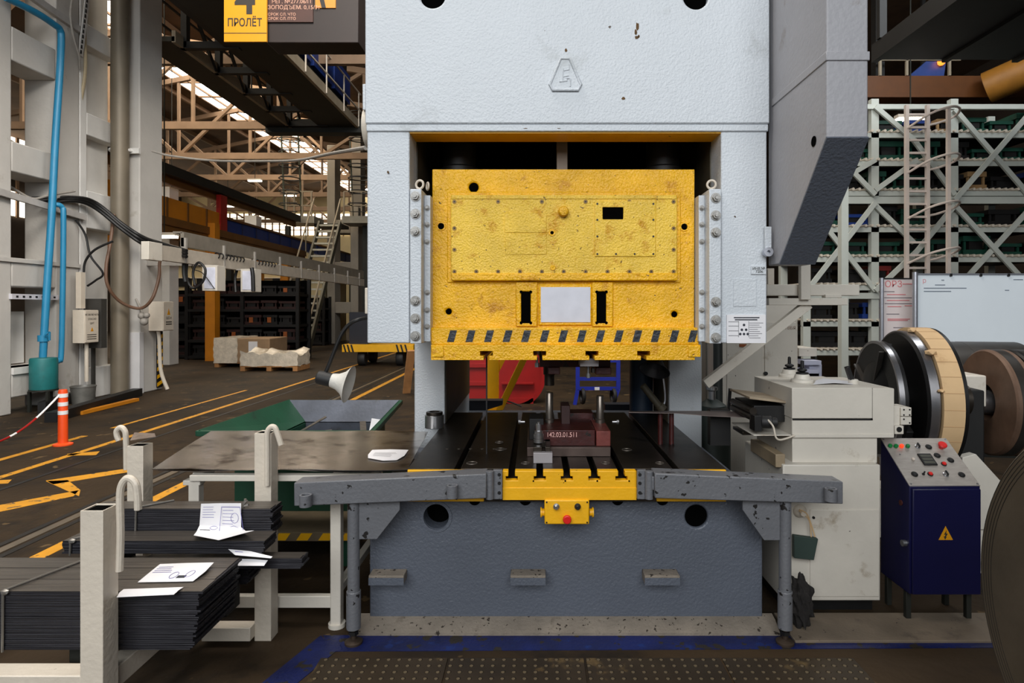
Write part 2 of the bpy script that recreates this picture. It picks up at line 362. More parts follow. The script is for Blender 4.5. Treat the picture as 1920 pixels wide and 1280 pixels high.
# raised foundry mark: a rounded triangle with an angular letter inside
EM = MB(); ey = 2.983
tri = [(1051, 111), (1068, 111), (1089, 159), (1084, 169), (1036, 169), (1031, 159)]
EM.prism([(X(a, ey), Z(b, ey)) for a, b in tri], 'y', ey-.005, ey+.006).tube([(X(a, ey), ey-.004, Z(b, ey)) for a, b in tri], .0075, 8, closed=True)
for q in ([(1067, 122), (1067, 131), (1056, 133)], [(1056, 129), (1055, 145), (1066, 142)], [(1055, 145), (1054, 153)], [(1049, 154), (1063, 152), (1063, 148), (1069, 148), (1069, 163)]):
    EM.tube([(X(a, ey), ey-.005, Z(b, ey)) for a, b in q], .0042, 6)
EM.o('foundry_emblem', WHITE, PR)
RUST = mat('rust_chip', (92, 66, 34), .8, 0, .2, 30)
for px, py, w_, h_ in ((1195, 50, 4, 9), (1192, 60, 3, 8), (1194, 70, 4.5, 4), (1198, 68, 2.5, 3), (1061, 94, 3.2, 4), (1169, 184, 4, 3.5), (727, 322, 2, 3), (1048, 240, 4, .8), (985, 240, 5, .8)):
    k_ = 9; MB().prism([(X(px+w_*math.cos(2*PI*t/k_)*random.uniform(.6, 1.1), 2.984), Z(py+h_*math.sin(2*PI*t/k_)*random.uniform(.6, 1.1), 2.984)) for t in range(k_)], 'y', 2.9842 if py < 232 else 2.989, 2.996).o('paint_chip', RUST, PR)
# side housing (grey) that slopes back at its foot
hx0, hx1 = X(1447, 3.0)+.002, X(1628, 2.44)
hp = [(2.44, 3.95), (2.44, Z(258, 2.44)), (2.91, Z(495, 2.91)), (3.05, Z(495, 2.91)), (3.05, 3.95)]
hs = MB().prism(hp, 'x', hx0, hx1).o('side_housing', DUCT, PR, .006)
MB().box(hx0-.004, hx1+.004, 2.434, 3.0, Z(114, 2.44), Z(97, 2.44)).o('seam_band', DUCT, hs, .003)
MB().prism([(2.435, Z(259, 2.44)), (2.905, Z(496, 2.91)), (2.91, Z(493, 2.91)), (2.44, Z(256, 2.44))], 'x', hx0-.001, hx1+.001).o('sloped_cover', GREY, hs)
MB().cyl((hx0-.002, 2.55, Z(265, 2.55)), (hx0+.004, 2.55, Z(265, 2.55)), .022).o('cable_hole', VOID, hs)
hg = MB().box(X(1434, 2.98), X(1446, 2.98), 2.975, 2.99, Z(480, 2.98), Z(425, 2.98)).o('hinge', WHITE, PR, .002)
MB().ring((X(1441, 2.96), 2.955, Z(472, 2.96)), (0, 1, 0), .008, .022, .03).o('hinge_knuckle', ALU, hg)
# round boss on the far side of the frame
MB().lathe([(.03, 0), (.085, .01), (.095, .035), (.06, .045)], (XL+.01, 3.1, Z(241, 3.1)), (-1, 0, 0)).o('round_boss', IVORY, PR)
MB().box(XL-.022, XL+.008, 3.02, 3.14, Z(215, 3.1), Z(168, 3.1)).o('side_bracket', WHITE, PR, .003)
MB().box(XL-.02, XL+.008, 3.05, 3.12, Z(588, 3.1), Z(540, 3.1)).o('terminal_box', IVORY, PR, .004)
# notices and plates
nb = MB().box(X(1363, 2.99), X(1436, 2.99), 2.992, 3.0, Z(643, 2.99), Z(590, 2.99)).o('notice', PAPER, PR)
ny = 2.991; q = MB()
for yy, a, b in ((595, 1376, 1424), (599, 1378, 1420)): q.box(X(a, ny), X(b, ny), ny, 2.9925, Z(yy+1.3, ny), Z(yy-.8, ny))
for k in range(8): q.box(X(1405, ny), X(1431-(k*7) % 11, ny), ny, 2.9925, Z(605.5+k*4, ny), Z(604.8+k*4, ny))
for yy in (603, 611, 620, 629): q.box(X(1366, ny), X(1385, ny), ny, 2.9925, Z(yy+.4, ny), Z(yy-.4, ny))
for xx in (1385, 1404): q.box(X(xx-.3, ny), X(xx+.3, ny), ny, 2.9925, Z(632, ny), Z(602, ny))
for a, b in ((1395, 609), (1391, 618), (1399, 618), (1388, 626), (1395, 626), (1402, 626)): q.cyl((X(a, ny), ny-.0004, Z(b, ny)), (X(a, ny), ny+.002, Z(b, ny)), .0062, n=16)
q.o('notice_print', INKB, nb)
tp = MB().box(X(1409, 2.99), X(1437, 2.99), 2.993, 3.0, Z(514, 2.99), Z(498, 2.99)).o('number_plate', WHITE, PR, .001)
text('stamped_text', 'ИНВ.№', (X(1423, 2.99), 2.992, Z(503.5, 2.99)), .018, SIGNK, tp); text('stamped_text', '7206', (X(1424, 2.99), 2.992, Z(509, 2.99)), .018, SIGNK, tp)
MB().box(X(1376, 2.99), X(1419, 2.99), 2.996, 3.0, Z(574, 2.99), Z(522, 2.99)).o('painted_over_plate', WHITE, PR, .001)

# ---------------------------------------------------------------- gibs with bolts
def bolt(parent, c, r, m=WHITE, name='bolt', L=.02):
    c = Vector(c); return MB().cyl(c, c-Vector((0, .004, 0)), r*1.35, n=20).hexa(c-Vector((0, .004, 0)), c-Vector((0, L, 0)), r).cyl(c-Vector((0, L, 0)), c-Vector((0, L+.008, 0)), r*.55, n=12).o(name, m, parent)
gY = 2.97
for side in (0, 1):
    a, b = ((768, 790), (1330, 1352))[side]
    x0, x1 = X(a, gY), X(b, gY)
    if side: x1 = OR-.008
    else: x0 = OL+.008
    g = MB().box(x0, x1, gY, 3.12, Z(644, gY), Z(354, gY)).o('gib', WHITE, PR, .004)
    ix = (x1, x1+.03) if not side else (x0-.03, x0)
    MB().box(ix[0], ix[1], 3.05, 3.16, Z(640, 3.05), Z(366, 3.05)).o('wear_strip', WHITE, g, .002)
    for y in ((368, 401, 434, 564, 597, 630), (371, 404, 436, 566, 600, 633))[side]: bolt(g, (X((779, 1342)[side], gY), gY, Z(y, gY)), .0185, BOLTM)
    for y in (390, 421, 453, 548, 581, 612):
        xs = X((794, 1326)[side], 3.05); bolt(g, (ix[0]*.5+ix[1]*.5, 3.05, Z(y, 3.05)), .010, BOLTM, 'set_screw', .012)
    ec = (X((787, 1334)[side], 3.0), 3.0, Z(346, 3.0)); MB().torus(ec, (.35, 1, 0), .020, .006).cyl((ec[0], ec[1], ec[2]-.02), (ec[0], ec[1], ec[2]-.035), .008).o('lifting_eye', IVORY, g)
    if not side: MB().torus((ec[0]+.028, 3.06, ec[2]+.004), (1, .5, 0), .018, .005).o('lifting_eye', IVORY, g)

# ---------------------------------------------------------------- the yellow ram
sY = 3.12
sx0, sx1 = X(810, sY), X(1302, sY)
SL = MB().box(sx0, sx1, sY, 4.0, Z(617, sY), Z(317, sY)).o('ram', YEL, PR, .022, 3)
c = MB()
for px, py, r in ((888, 351, .024), (827, 424, .016), (1283, 425, .016), (841, 584, .015), (1265, 589, .015)): c.cyl((X(px, sY), 3.0, Z(py, sY)), (X(px, sY), 3.34, Z(py, sY)), r, n=28)
def slot(mb, px, y0, y1):
    for a, b, t, bo in ((px-9, px+9, y0+3, y1-3),): mb.box(X(a, sY), X(b, sY), 3.0, 3.4, Z(bo, sY), Z(t, sY))
cut(SL, c)
for px, py, r in ((888, 351, .024), (827, 424, .016), (1283, 425, .016), (841, 584, .015), (1265, 589, .015)): MB().cyl((X(px, sY), sY+.008, Z(py, sY)), (X(px, sY), sY+.05, Z(py, sY)), r*1.02, n=28).o('bore_shade', VOID, SL)  # black plugs just below the surface imitate the shade in the holes
def plate(name, x0, y0, x1, y1, yf, d, m, par, bev=.004): return MB().box(X(x0, yf), X(x1, yf), yf, yf+d, Z(y1, yf), Z(y0, yf)).o(name, m, par, bev)
def slotted(px, a, b, t, bo):
    f = plate('slot_plate', a, t, b, bo, 3.106, .02, YEL, SL, .006)
    k = MB(); k.box(X(px-9, 3.1), X(px+9, 3.1), 3.0, 3.2, Z(606, 3.1), Z(546, 3.1)); cut(f, k)
    k = MB(); k.box(X(px-9, 3.1), X(px+9, 3.1), 3.0, 3.5, Z(606, 3.1), Z(546, 3.1)); cut(SL, k)
    MB().box(X(px-9.5, 3.1), X(px+9.5, 3.1), 3.118, 3.2, Z(607, 3.1), Z(545, 3.1)).o('slot_shade', VOID, SL)  # black block imitates the shade down in the slot
    for yy in (547, 605):
        for dx in (-9, 9): MB().cyl((X(px+dx, 3.1), 3.1035, Z(yy, 3.1)), (X(px+dx, 3.1), 3.1065, Z(yy, 3.1)), .0075).o('corner_relief', VOID, SL)
slotted(986, 967, 1008, 528, 612); slotted(1128, 1110, 1150, 528, 612)
plate('nameplate_pad', 1010, 532, 1110, 610, 3.108, .016, YEL, SL, .006)
plate('nameplate', 1014, 538, 1107, 604, 3.103, .005, mat('blank_plate', (214, 214, 222), .25, .1, .05, 14, .1, 8), SL, .001)
plate('panel_seat', 838, 359, 1277, 530, 3.112, .02, YEL, SL, .006)
cp = plate('cover_panel', 845, 365, 1270, 516, 3.090, .03, PALEY, SL, .006)
plate('panel_lip', 846, 366, 1269, 373, 3.086, .02, PALEY, SL, .003)
plate('panel_lip', 846, 512, 1271, 526, 3.082, .04, YEL, SL, .006)
def screw(par, px, py, yf, r=.0085, m=SCREWM):
    cc = (X(px, yf), yf, Z(py, yf)); MB().ring((cc[0], yf-.002, cc[2]), (0, 1, 0), r*.55, r*1.25, .003, 16).o('screw', m, par)
    MB().cyl((cc[0], yf-.001, cc[2]), (cc[0], yf+.001, cc[2]), r*.6, n=10).o('screw_socket', BLACK, par)
for px in (852, 934, 1016, 1098, 1180, 1263): screw(SL, px, 378, 3.090)
for px in (852, 893, 934, 975, 1016, 1057, 1098, 1139, 1180, 1221, 1263): screw(SL, px, 509, 3.090)
for py in (428, 468): screw(SL, 852, py, 3.090); screw(SL, 1263, py, 3.090)
ip = plate('inspection_cover', 1115, 377, 1230, 481, 3.084, .012, PALEY, SL, .004)
for px, py in ((1120, 382), (1225, 382), (1120, 412), (1225, 412), (1120, 443), (1225, 443), (1120, 476), (1155, 476), (1190, 476), (1225, 476)): MB().cyl((X(px, 3.084), 3.082, Z(py, 3.084)), (X(px, 3.084), 3.086, Z(py, 3.084)), .005, n=12).o('screw', BLACK, SL)
k = MB().box(X(1130, 3.084), X(1169, 3.084), 3.0, 3.11, Z(411, 3.084), Z(388, 3.084)); cut(ip, k)
k = MB().box(X(1130, 3.084), X(1169, 3.084), 3.0, 3.3, Z(411, 3.084), Z(388, 3.084)); cut(cp, k)
MB().box(X(1130, 3.084), X(1169, 3.084), 3.098, 3.11, Z(411, 3.084), Z(388, 3.084)).o('window_recess_shade', VOID, SL)  # black backing imitates the shade inside the window opening
plate('blank_tag', 946, 398, 1025, 436, 3.086, .006, PALEY, SL, .003); plate('blank_tag', 947, 437, 1025, 477, 3.086, .006, PALEY, SL, .003)
MB().lathe([(.016, 0), (.021, .002), (.026, .012), (.026, .04)], (X(1057, 3.05), 3.05, Z(395, 3.05)), (0, 1, 0)).o('plug', YEL, SL)
MB().lathe([(.012, 0), (.014, .004), (.014, .02)], (X(1037, 3.085), 3.085, Z(502, 3.085)), (0, 1, 0)).o('plug', YEL, SL)
pg = MB().ring((X(1035, 3.085), 3.085, Z(436, 3.085)), (0, 1, 0), .009, .017, .012).o('oil_port', YEL, SL)
MB().cyl((X(1035, 3.085), 3.089, Z(436, 3.085)), (X(1035, 3.085), 3.095, Z(436, 3.085)), .0095).o('oil_port_hole', VOID, SL)
for px, py in ((827, 424), (1283, 425)): MB().ring((X(px, sY), sY-.004, Z(py, sY)), (0, 1, 0), .0165, .023, .006).o('port_rim', YEL, SL)
# hazard band and T-slotted lower flange
bY = 3.075
bd = MB().box(X(808, bY), X(1311, bY), bY, 4.0, Z(646, bY), Z(614, bY)).o('hazard_band', YEL, SL, .005)
KSTR = mat('worn_black_stripe', (34, 38, 44), .45, 0, .2, 20, .5, 50, ((170, 130, 30), .72, 50))
for k in range(14):
    a = 838+k*34.9*.995
    MB().prism([(X(a, bY), Z(641, bY)), (X(a+13, bY), Z(641, bY)), (X(a+19, bY), Z(619, bY)), (X(a+6, bY), Z(619, bY))], 'y', bY-.0015, bY+.001).o('hazard_stripe', KSTR, SL)
fY = 3.055
pts = [(808, 675), (808, 646), (1314, 646), (1314, 668), (1303, 668), (1303, 675)]
z_ = lambda y: Z(y, fY)
x_ = lambda x: X(x, fY)
low = [(1303, 675)]
for cx in (1207, 1110, 1012, 912):
    low += [(cx+5, 675), (cx+5, 667), (cx+12, 667), (cx+12, 658), (cx-12, 658), (cx-12, 667), (cx-5, 667), (cx-5, 675)]
poly = [(808, 675), (808, 646), (1314, 646), (1314, 668), (1303, 668)]+low
MB().prism([(x_(a), z_(b)) for a, b in poly], 'y', fY, 4.0).o('slotted_flange', YEL, SL, .002)
for a, b in ((810, 832), (1290, 1313)): MB().box(x_(a), x_(b), fY-.008, fY+.02, z_(669), z_(648)).o('end_block', YEL, SL, .003)
# ---------------------------------------------------------------- bed
bx0, bx1, bY = X(693, 3.08), X(1430, 3.08), 3.08
bed = MB().box(bx0, bx1, bY, 5.7, .012, .655).o('bed', GREY, PR, .008)
k = MB()
for px, py, r in ((818, 968, .063), (1306, 968, .057)): k.cyl((X(px, bY), 2.9, Z(py, bY)), (X(px, bY), 3.55, Z(py, bY)), r, n=40)
cut(bed, k)
MB().cyl((X(1306, bY), bY+.02, Z(968, bY)), (X(1306, bY), bY+.06, Z(968, bY)), .0575, n=40).o('bed_hole_shade', VOID, bed)  # black discs in both bed holes take the place of their shade
MB().cyl((X(818, bY), bY+.10, Z(968, bY)), (X(818, bY), bY+.14, Z(968, bY)), .0635, n=40).o('bed_hole_shade', VOID, bed)
for px, r in ((890, .03), (1158, .03), (1242, .03), (985, .03)): MB().cyl((X(px, bY), bY-.003, .642), (X(px, bY), bY+.003, .642), r, n=24).o('bolt_pocket', VOID, bed)
rg = MB().ring((X(818, bY), bY-.006, Z(968, bY)), (0, 1, 0), .064, .079, .008).o('port_ring', GREY, bed)
MB().lathe([(.022, -.03), (.034, -.02), (.034, .03), (.048, .04), (.048, .16)], (X(818, 3.25), 3.22, Z(968, 3.22)), (0, 1, 0)).o('port_valve', BLACK, bed)
for px in (724, 990, 1242):
    st = MB().box(X(px-33, 3.0), X(px+33, 3.0), 3.0, bY, Z(1096, 3.0), Z(1079, 3.0)).o('step', PLINTH, bed, .003)
    MB().box(X(px-33, 3.0), X(px+33, 3.0), 2.998, 3.003, Z(1096, 3.0)-.002, Z(1083, 3.0)).o('step_edge', GREY, bed)
MB().prism([(2.995, .0), (2.995, .016), (3.06, .05), (3.10, .06), (3.10, 0)], 'x', X(655, 3.0), X(1462, 3.0)).o('plinth', PLINTH, PR)
# table plate with T-slots
TZ = .817
tx0, tx1 = X(764, 3.0), X(1361, 3.0)
slots = [(858, 0), (960, 1), (1012, 1), (1062, 1), (1113, 1), (1163, 1), (1267, 0)]
top = [(tx0, .655), (tx0, TZ)]
for px, _ in slots:
    cx = X(px, 3.0); top += [(cx-.016, TZ), (cx-.016, TZ-.035), (cx-.032, TZ-.035), (cx-.032, TZ-.06), (cx+.032, TZ-.06), (cx+.032, TZ-.035), (cx+.016, TZ-.035), (cx+.016, TZ)]
top += [(tx1, TZ), (tx1, .655)]
tb = MB().prism(top, 'y', 3.0, 4.62).o('table_plate', STEEL, PR, .0015)
tf = [(X(943, 2.98), Z(934, 2.98)), (X(943, 2.98), TZ)]
for px in (960, 1012, 1062, 1113, 1163):
    cx = X(px, 3.0); tf += [(cx-.016, TZ), (cx-.016, TZ-.026), (cx-.029, TZ-.026), (cx-.029, TZ-.046), (cx+.029, TZ-.046), (cx+.029, TZ-.026), (cx+.016, TZ-.026), (cx+.016, TZ)]
tf += [(X(1192, 2.98), TZ), (X(1192, 2.98), Z(934, 2.98))]
tfo = MB().prism(tf, 'y', 2.955, 2.998).o('slotted_front', YEL2, tb, .003)
MB().box(X(943, 2.98), X(1192, 2.98), 2.951, 2.956, Z(934, 2.98), Z(911, 2.98)).o('front_strip', YEL2, tb, .002)
for px in (1000, 1060, 1120, 1180): MB().cyl((X(px, 2.95), 2.953, Z(902, 2.95)), (X(px, 2.95), 2.957, Z(902, 2.95)), .004, n=10).o('dowel_hole', VOID, tb)
for a, b in ((765, 908), (1230, 1360)): MB().box(X(a, 3.0), X(b, 3.0), 2.985, 3.0, .66, TZ-.003).o('edge_strip', YEL2, tb, .003)
for px, py, r in ((938, 842, .026), (936, 829, .022), (1175, 843, .026), (885, 868, .026), (985, 868, .02), (1135, 868, .02), (1237, 868, .02)):
    Y = (H-TZ)*F/(py-CY); MB().torus((X(px, Y), Y, TZ+.0005), (0, 0, 1), r, .003).o('bushing_rim', mat('dull_rim', (104, 96, 88), .45, .6), tb)
for k in range(6):
    Y = 3.42+.0*k; MB().cyl((X(838+k*22, Y), Y, TZ), (X(838+k*22, Y), Y, TZ+.0015), .009, n=12).o('dowel_hole', mat('dull_rim', (104, 96, 88), .45, .6), tb)
# push-button box under the table
pb = MB().box(X(1021, 2.94), X(1105, 2.94), 2.94, 3.06, Z(983, 2.94), Z(937, 2.94)).o('button_box', YEL2, PR, .006)
MB().lathe([(.018, -.03), (.020, -.026), (.020, -.012), (.015, -.01), (.015, .01)], (X(1063, 2.94), 2.94, Z(971, 2.94)), (0, 1, 0)).o('stop_button', BTNR, pb, .002)
for px, m in ((1043, BRIGHT), (1083, BLACK)): MB().lathe([(.008, -.026), (.011, -.022), (.011, -.008), (.015, -.007), (.015, .01)], (X(px, 2.94), 2.94, Z(949, 2.94)), (0, 1, 0), 20).o('push_button', m, pb)
for px, sg in ((1017, -1), (1109, 1)): MB().lathe([(.018, 0), (.018, .012), (.024, .013), (.024, .02)], (X((1021, 1105)[sg > 0], 2.98), 2.98, Z(960, 2.98)), (sg, 0, 0), 20).o('side_button', YEL2, pb)
for px, py in ((1025, 941), (1101, 941), (1025, 979), (1101, 979)): MB().cyl((X(px, 2.94), 2.936, Z(py, 2.94)), (X(px, 2.94), 2.945, Z(py, 2.94)), .004, n=10).o('screw', BLACK, pb)

# ---------------------------------------------------------------- hinged support arms
def arm(label, inner, outer, leg, gus, socks, hinge):
    cx = X(outer[0], 2.88); a = T('support_arm', label, 'support arm', (X(leg[0], 2.93), 2.93, 0), 'hinged feed arms of the press')
    (ix, it, ib), (ox, ot, obm) = inner, outer; Y = 2.88
    poly = [(X(ix, Y), Z(it, Y)), (X(ox, Y), Z(ot, Y)), (X(ox, Y), Z(obm, Y)), (X(ix, Y), Z(ib, Y))]
    bm_ = MB().prism(poly, 'y', Y, 2.985).o('beam', ARM, a, .005)
    lx = X(leg[0], 2.93)
    zb = Z(obm, Y)+.008
    lg = MB().cyl((lx, 2.93, .235), (lx, 2.93, zb), .0285, n=24).cyl((lx, 2.93, .075), (lx, 2.93, .25), .034, n=24).o('leg', ARM, a)
    MB().torus((lx, 2.93, .25), (0, 0, 1), .030, .004).o('weld_ring', ARM, lg)
    ft = MB().lathe([(.042, 0), (.042, .012), (.02, .022), (.014, .024), (.014, .08)], (lx, 2.93, 0), n=24).o('foot', mat('rusty_foot', (60, 48, 38), .6, .4), a)
    MB().hexa((lx, 2.93, .045), (lx, 2.93, .062), .024).o('lock_nut', BLACK, ft)
    MB().prism([(X(p, 2.93), Z(q, 2.93)) for p, q in gus], 'y', 2.925, 2.94).o('gusset', ARM, a, .002)
    for px, py, r, h in socks:
        sk = MB().ring((X(px, 2.85), 2.85, Z(py+h, 2.85)), (0, 0, 1), r*.66, r, (Z(py-h, 2.85)-Z(py+h, 2.85)), 24).o('socket', ARM, a, .001)
    hx, hs_ = hinge
    h0 = MB().box(X(hx-hs_*2, 2.93)-.0, X(ix, 2.88), 2.895, 2.95, Z(918, 2.9), Z(893, 2.9)).o('hinge_knuckle', ARM, a, .003)
    MB().cyl((X(hx, 2.9), 2.915, Z(937, 2.9)), (X(hx, 2.9), 2.915, Z(884, 2.9)), .019, n=20).o('hinge_pin', ARM, a, .002)
    p0, p1 = sorted((hx+hs_*7, hx+hs_*24)); pl = MB().box(X(p0, 2.94), X(p1, 2.94), 2.925, 2.951, Z(934, 2.94), Z(880, 2.94)).o('hinge_plate', ARM, a, .002)
    for yy in (890, 906, 924): MB().cyl((X(hx+hs_*18, 2.92), 2.921, Z(yy, 2.92)), (X(hx+hs_*18, 2.92), 2.926, Z(yy, 2.92)), .008, n=12).o('bolt', BLACK, pl)
    return a
arm('grey hinged support arm on a pipe leg, beside the galvanised sheet table', (912, 888, 934), (551, 905, 949), (663,), [(668, 938), (750, 938), (750, 955), (707, 1010), (668, 1010)], [(573, 938, .028, 11), (848, 921, .026, 12)], (918, 1))
arm('grey hinged support arm with chipped paint, reaching towards the white strip feeder', (1228, 887, 934), (1581, 903, 945), (1472,), [(1466, 938), (1392, 938), (1392, 955), (1432, 1012), (1466, 1012)], [(1558, 927, .028, 12)], (1218, -1))

# ---------------------------------------------------------------- tooling on the table
dY = 3.25
LD = T('lower_die', 'dark red lower die block with chalk numbers standing on the press table', 'die', (X(1067, 3.4), 3.4, TZ))
MB().box(X(988, 3.22), X(1146, 3.22), 3.24, 3.78, TZ, TZ+.05).o('base_plate', mat('die_base_steel', (92, 78, 72), .4, .6, .2, 10), LD, .003)
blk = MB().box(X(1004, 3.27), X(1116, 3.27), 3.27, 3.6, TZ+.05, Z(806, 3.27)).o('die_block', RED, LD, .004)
text('chalk_number', '142.03.01.511', (X(1054, 3.266), 3.268, Z(815, 3.27)), .036, mat('chalk', (226, 176, 168), .9, 0, .3, 30), blk, sx=.82)
MB().box(X(1118, 3.26), X(1145, 3.26), 3.262, 3.6, TZ+.05, Z(808, 3.26)).o('guide_block', mat('die_block_worn', (112, 54, 48), .5, .2, .3, 12, .1, 40), LD, .004)
MB().box(X(992, 3.3), X(1020, 3.3), 3.42, 3.6, TZ+.05, Z(786, 3.4)).o('stop_block', DIEK, LD, .003)
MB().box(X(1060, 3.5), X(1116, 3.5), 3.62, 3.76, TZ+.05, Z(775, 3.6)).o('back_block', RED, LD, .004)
MB().box(X(1052, 3.5), X(1068, 3.5), 3.45, 3.6, TZ+.05, Z(758, 3.5)).o('locating_finger', STRAW, LD, .003)
for px, t in ((1030, 735), (1125, 741)):
    MB().lathe([(.026, 0), (.026, .10), (.0215, .105), (.0215, Z(t, 3.5)-TZ-.055), (.018, Z(t, 3.5)-TZ-.05)], (X(px, 3.5), 3.5, TZ+.05), n=24).o('guide_post', mat('post_steel', (120, 112, 104), .3, .85, .2, 20), LD)
for px in (980, 1152): MB().cyl((X(px-4, 3.45), 3.45, TZ+.145), (X(px+4, 3.45), 3.45, TZ+.145), .009, n=12).hexa((X(px-8 if px < 1000 else px+4, 3.45), 3.45, TZ+.145), (X(px-4 if px < 1000 else px+8, 3.45), 3.45, TZ+.145), .013).o('side_bolt', BRIGHT, LD)
CL = T('die_clamp', 'bright steel clamp with stacked washers holding the edge of the red die', 'clamp', (X(1012, 3.14), 3.14, TZ))
MB().box(X(1000, 3.10), X(1036, 3.10), 3.10, 3.14, TZ, Z(849, 3.10)).o('heel_block', mat('matt_steel', (160, 156, 158), .5, .4, .06, 10), CL, .002)
MB().prism([(3.13, TZ+.05), (3.13, TZ+.075), (3.23, TZ+.085), (3.3, TZ+.085), (3.3, TZ+.052)], 'x', X(1000, 3.18), X(1016, 3.18)).prism([(3.13, TZ+.05), (3.13, TZ+.075), (3.23, TZ+.085), (3.3, TZ+.085), (3.3, TZ+.052)], 'x', X(1022, 3.18), X(1032, 3.18)).box(X(1000, 3.18), X(1032, 3.18), 3.22, 3.3, TZ+.052, TZ+.085).o('clamp_strap', STEEL, CL, .002)
MB().lathe([(.026, .085), (.026, .105), (.024, .106), (.027, .108), (.027, .128), (.022, .13), (.022, .145)], (X(1010, 3.2), 3.2, TZ), n=28).o('washer', BRIGHT, CL)
MB().hexa((X(1010, 3.2), 3.2, TZ+.145), (X(1010, 3.2), 3.2, TZ+.182), .014).cyl((X(1010, 3.2), 3.2, TZ), (X(1010, 3.2), 3.2, TZ+.192), .008, n=12).o('nut', BRIGHT, CL)
# upper die bolted to the ram
UZ = Z(675.5, 3.06)
UD = T('upper_die', 'maroon upper die bolted under the yellow ram', 'die', (X(1080, 3.4), 3.4, Z(700, 3.4)))
uY = 3.3
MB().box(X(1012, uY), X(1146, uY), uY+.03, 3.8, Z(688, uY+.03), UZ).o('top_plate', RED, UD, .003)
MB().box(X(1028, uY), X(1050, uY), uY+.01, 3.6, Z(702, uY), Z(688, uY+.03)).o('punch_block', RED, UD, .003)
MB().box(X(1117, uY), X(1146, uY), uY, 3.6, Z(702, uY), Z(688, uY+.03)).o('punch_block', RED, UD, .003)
MB().box(X(1087, 3.2), X(1122, 3.2), 3.18, 3.3, Z(687, 3.18), UZ).o('holding_clamp', mat('matt_steel', (160, 156, 158)), UD, .002)
for px, m, b in ((1103, BRIGHT, 708), (1112, STEEL, 698), (1007, BRIGHT, 688)): MB().hexa((X(px, 3.25), 3.25, Z(b, 3.25)), (X(px, 3.25), 3.25, Z(b-8, 3.25)), .012).cyl((X(px, 3.25), 3.25, Z(b-8, 3.25)), (X(px, 3.25), 3.25, UZ), .007, n=12).o('bolt', m, UD)
MB().lathe([(.028, 0), (.028, .06), (.034, .062), (.034, Z(676, 3.5)-Z(722, 3.5))], (X(1030, 3.5), 3.5, Z(722, 3.5)), n=24).o('guide_bushing', STEEL, UD)
one(MB().box(X(911, 3.3), X(913.5, 3.3), 3.3, 3.31, TZ, UZ+.02), 'hanging_rod', 'thin dark rod hanging from the first slot of the yellow ram', 'rod', BLACK)
# steel cup at the back corner
CP = T('steel_cup', 'round grey steel ring standing at the foot of the press column', 'ring', (X(802, 3.95), 4.03, TZ))
MB().ring((X(802, 3.95)+.03, 4.03, TZ), (0, 0, 1), .045, .062, .085, 32).o('ring_body', BRIGHT, CP, .003)
MB().ring((X(802, 3.95)+.03, 4.03, TZ+.085), (0, 0, 1), .034, .054, .02, 32).o('ring_collar', STEEL, CP, .003)
# ================================================================ strip rack at the front
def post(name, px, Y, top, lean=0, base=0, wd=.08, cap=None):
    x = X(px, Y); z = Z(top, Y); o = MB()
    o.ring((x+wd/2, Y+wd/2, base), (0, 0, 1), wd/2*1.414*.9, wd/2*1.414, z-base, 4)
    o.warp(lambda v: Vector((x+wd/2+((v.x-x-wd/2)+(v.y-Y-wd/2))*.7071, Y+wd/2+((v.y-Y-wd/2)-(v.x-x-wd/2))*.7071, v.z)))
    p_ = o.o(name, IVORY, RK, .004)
    MB().box(x+.006, x+wd-.006, Y+.006, Y+wd-.006, z-.16, z-.005).o('post_bore_shade', VOID, p_)  # near-black plug stands in for the shade inside the tube
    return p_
RK = T('strip_rack', 'ivory welded rack of square posts with bent hooks, holding bundles of steel strip', 'rack', (-1.6, 2.6, 0))
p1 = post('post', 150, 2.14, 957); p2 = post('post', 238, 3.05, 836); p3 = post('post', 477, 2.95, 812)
HK = IVORY
def hook(parent, pts, r): MB().tube(pts, r, 10, 5).o('hook', HK, parent)
# bent rod welded to the side of the near post; its end turns down
y = 2.19; hook(p1, [P(224, 1070, y), P(226, 1000, y), P(225, 930, y), P(230, 905, y), P(241, 896, y), P(254, 906, y), P(258, 930, y), P(259, 955, y)], .0125)
y = 3.07; hook(p2, [P(237, 880, y), P(236, 820, y), P(233, 806, y), P(226, 801, y), P(219, 807, y), P(219, 816, y), P(223, 826, y)], .013)
y = 2.94; hook(p3, [P(501, 910, y), P(501, 840, y), P(501, 812, y), P(507, 801, y), P(515, 801, y), P(521, 815, y), P(527, 834, y)], .013)
MB().sheet([[P(244, 825, 3.05), P(292, 818, 3.05)], [P(252, 814, 3.13)+Vector((0, 0, .01)), P(290, 812, 3.13)]], .003).o('cap_plate', mat('rusty_cap', (120, 106, 96), .6, .5, .3, 30), p2)
MB().cyl(P(277, 842, 3.13)-Vector((.003, 0, 0)), P(277, 842, 3.13)+Vector((.02, 0, 0)), .008).o('bolt_hole', BLACK, p2)
MB().box(-2.9, X(152, 2.14), 2.14, 2.22, .24, .318).o('front_rail', IVORY, RK, .004)
MB().box(X(192, 2.18)-.07, X(192, 2.18), 2.22, 2.93, .20, .28).o('side_rail', IVORY, RK, .004)
MB().box(-1.58, X(478, 2.95), 2.90, 2.97, Z(1196, 2.93), Z(1171, 2.93)).o('rear_rail', IVORY, RK, .003)
for xx in (-2.55, -1.75): MB().box(xx, xx+.08, 2.30, 2.93, .27, .344).o('bearer', DARKST, RK, .004)
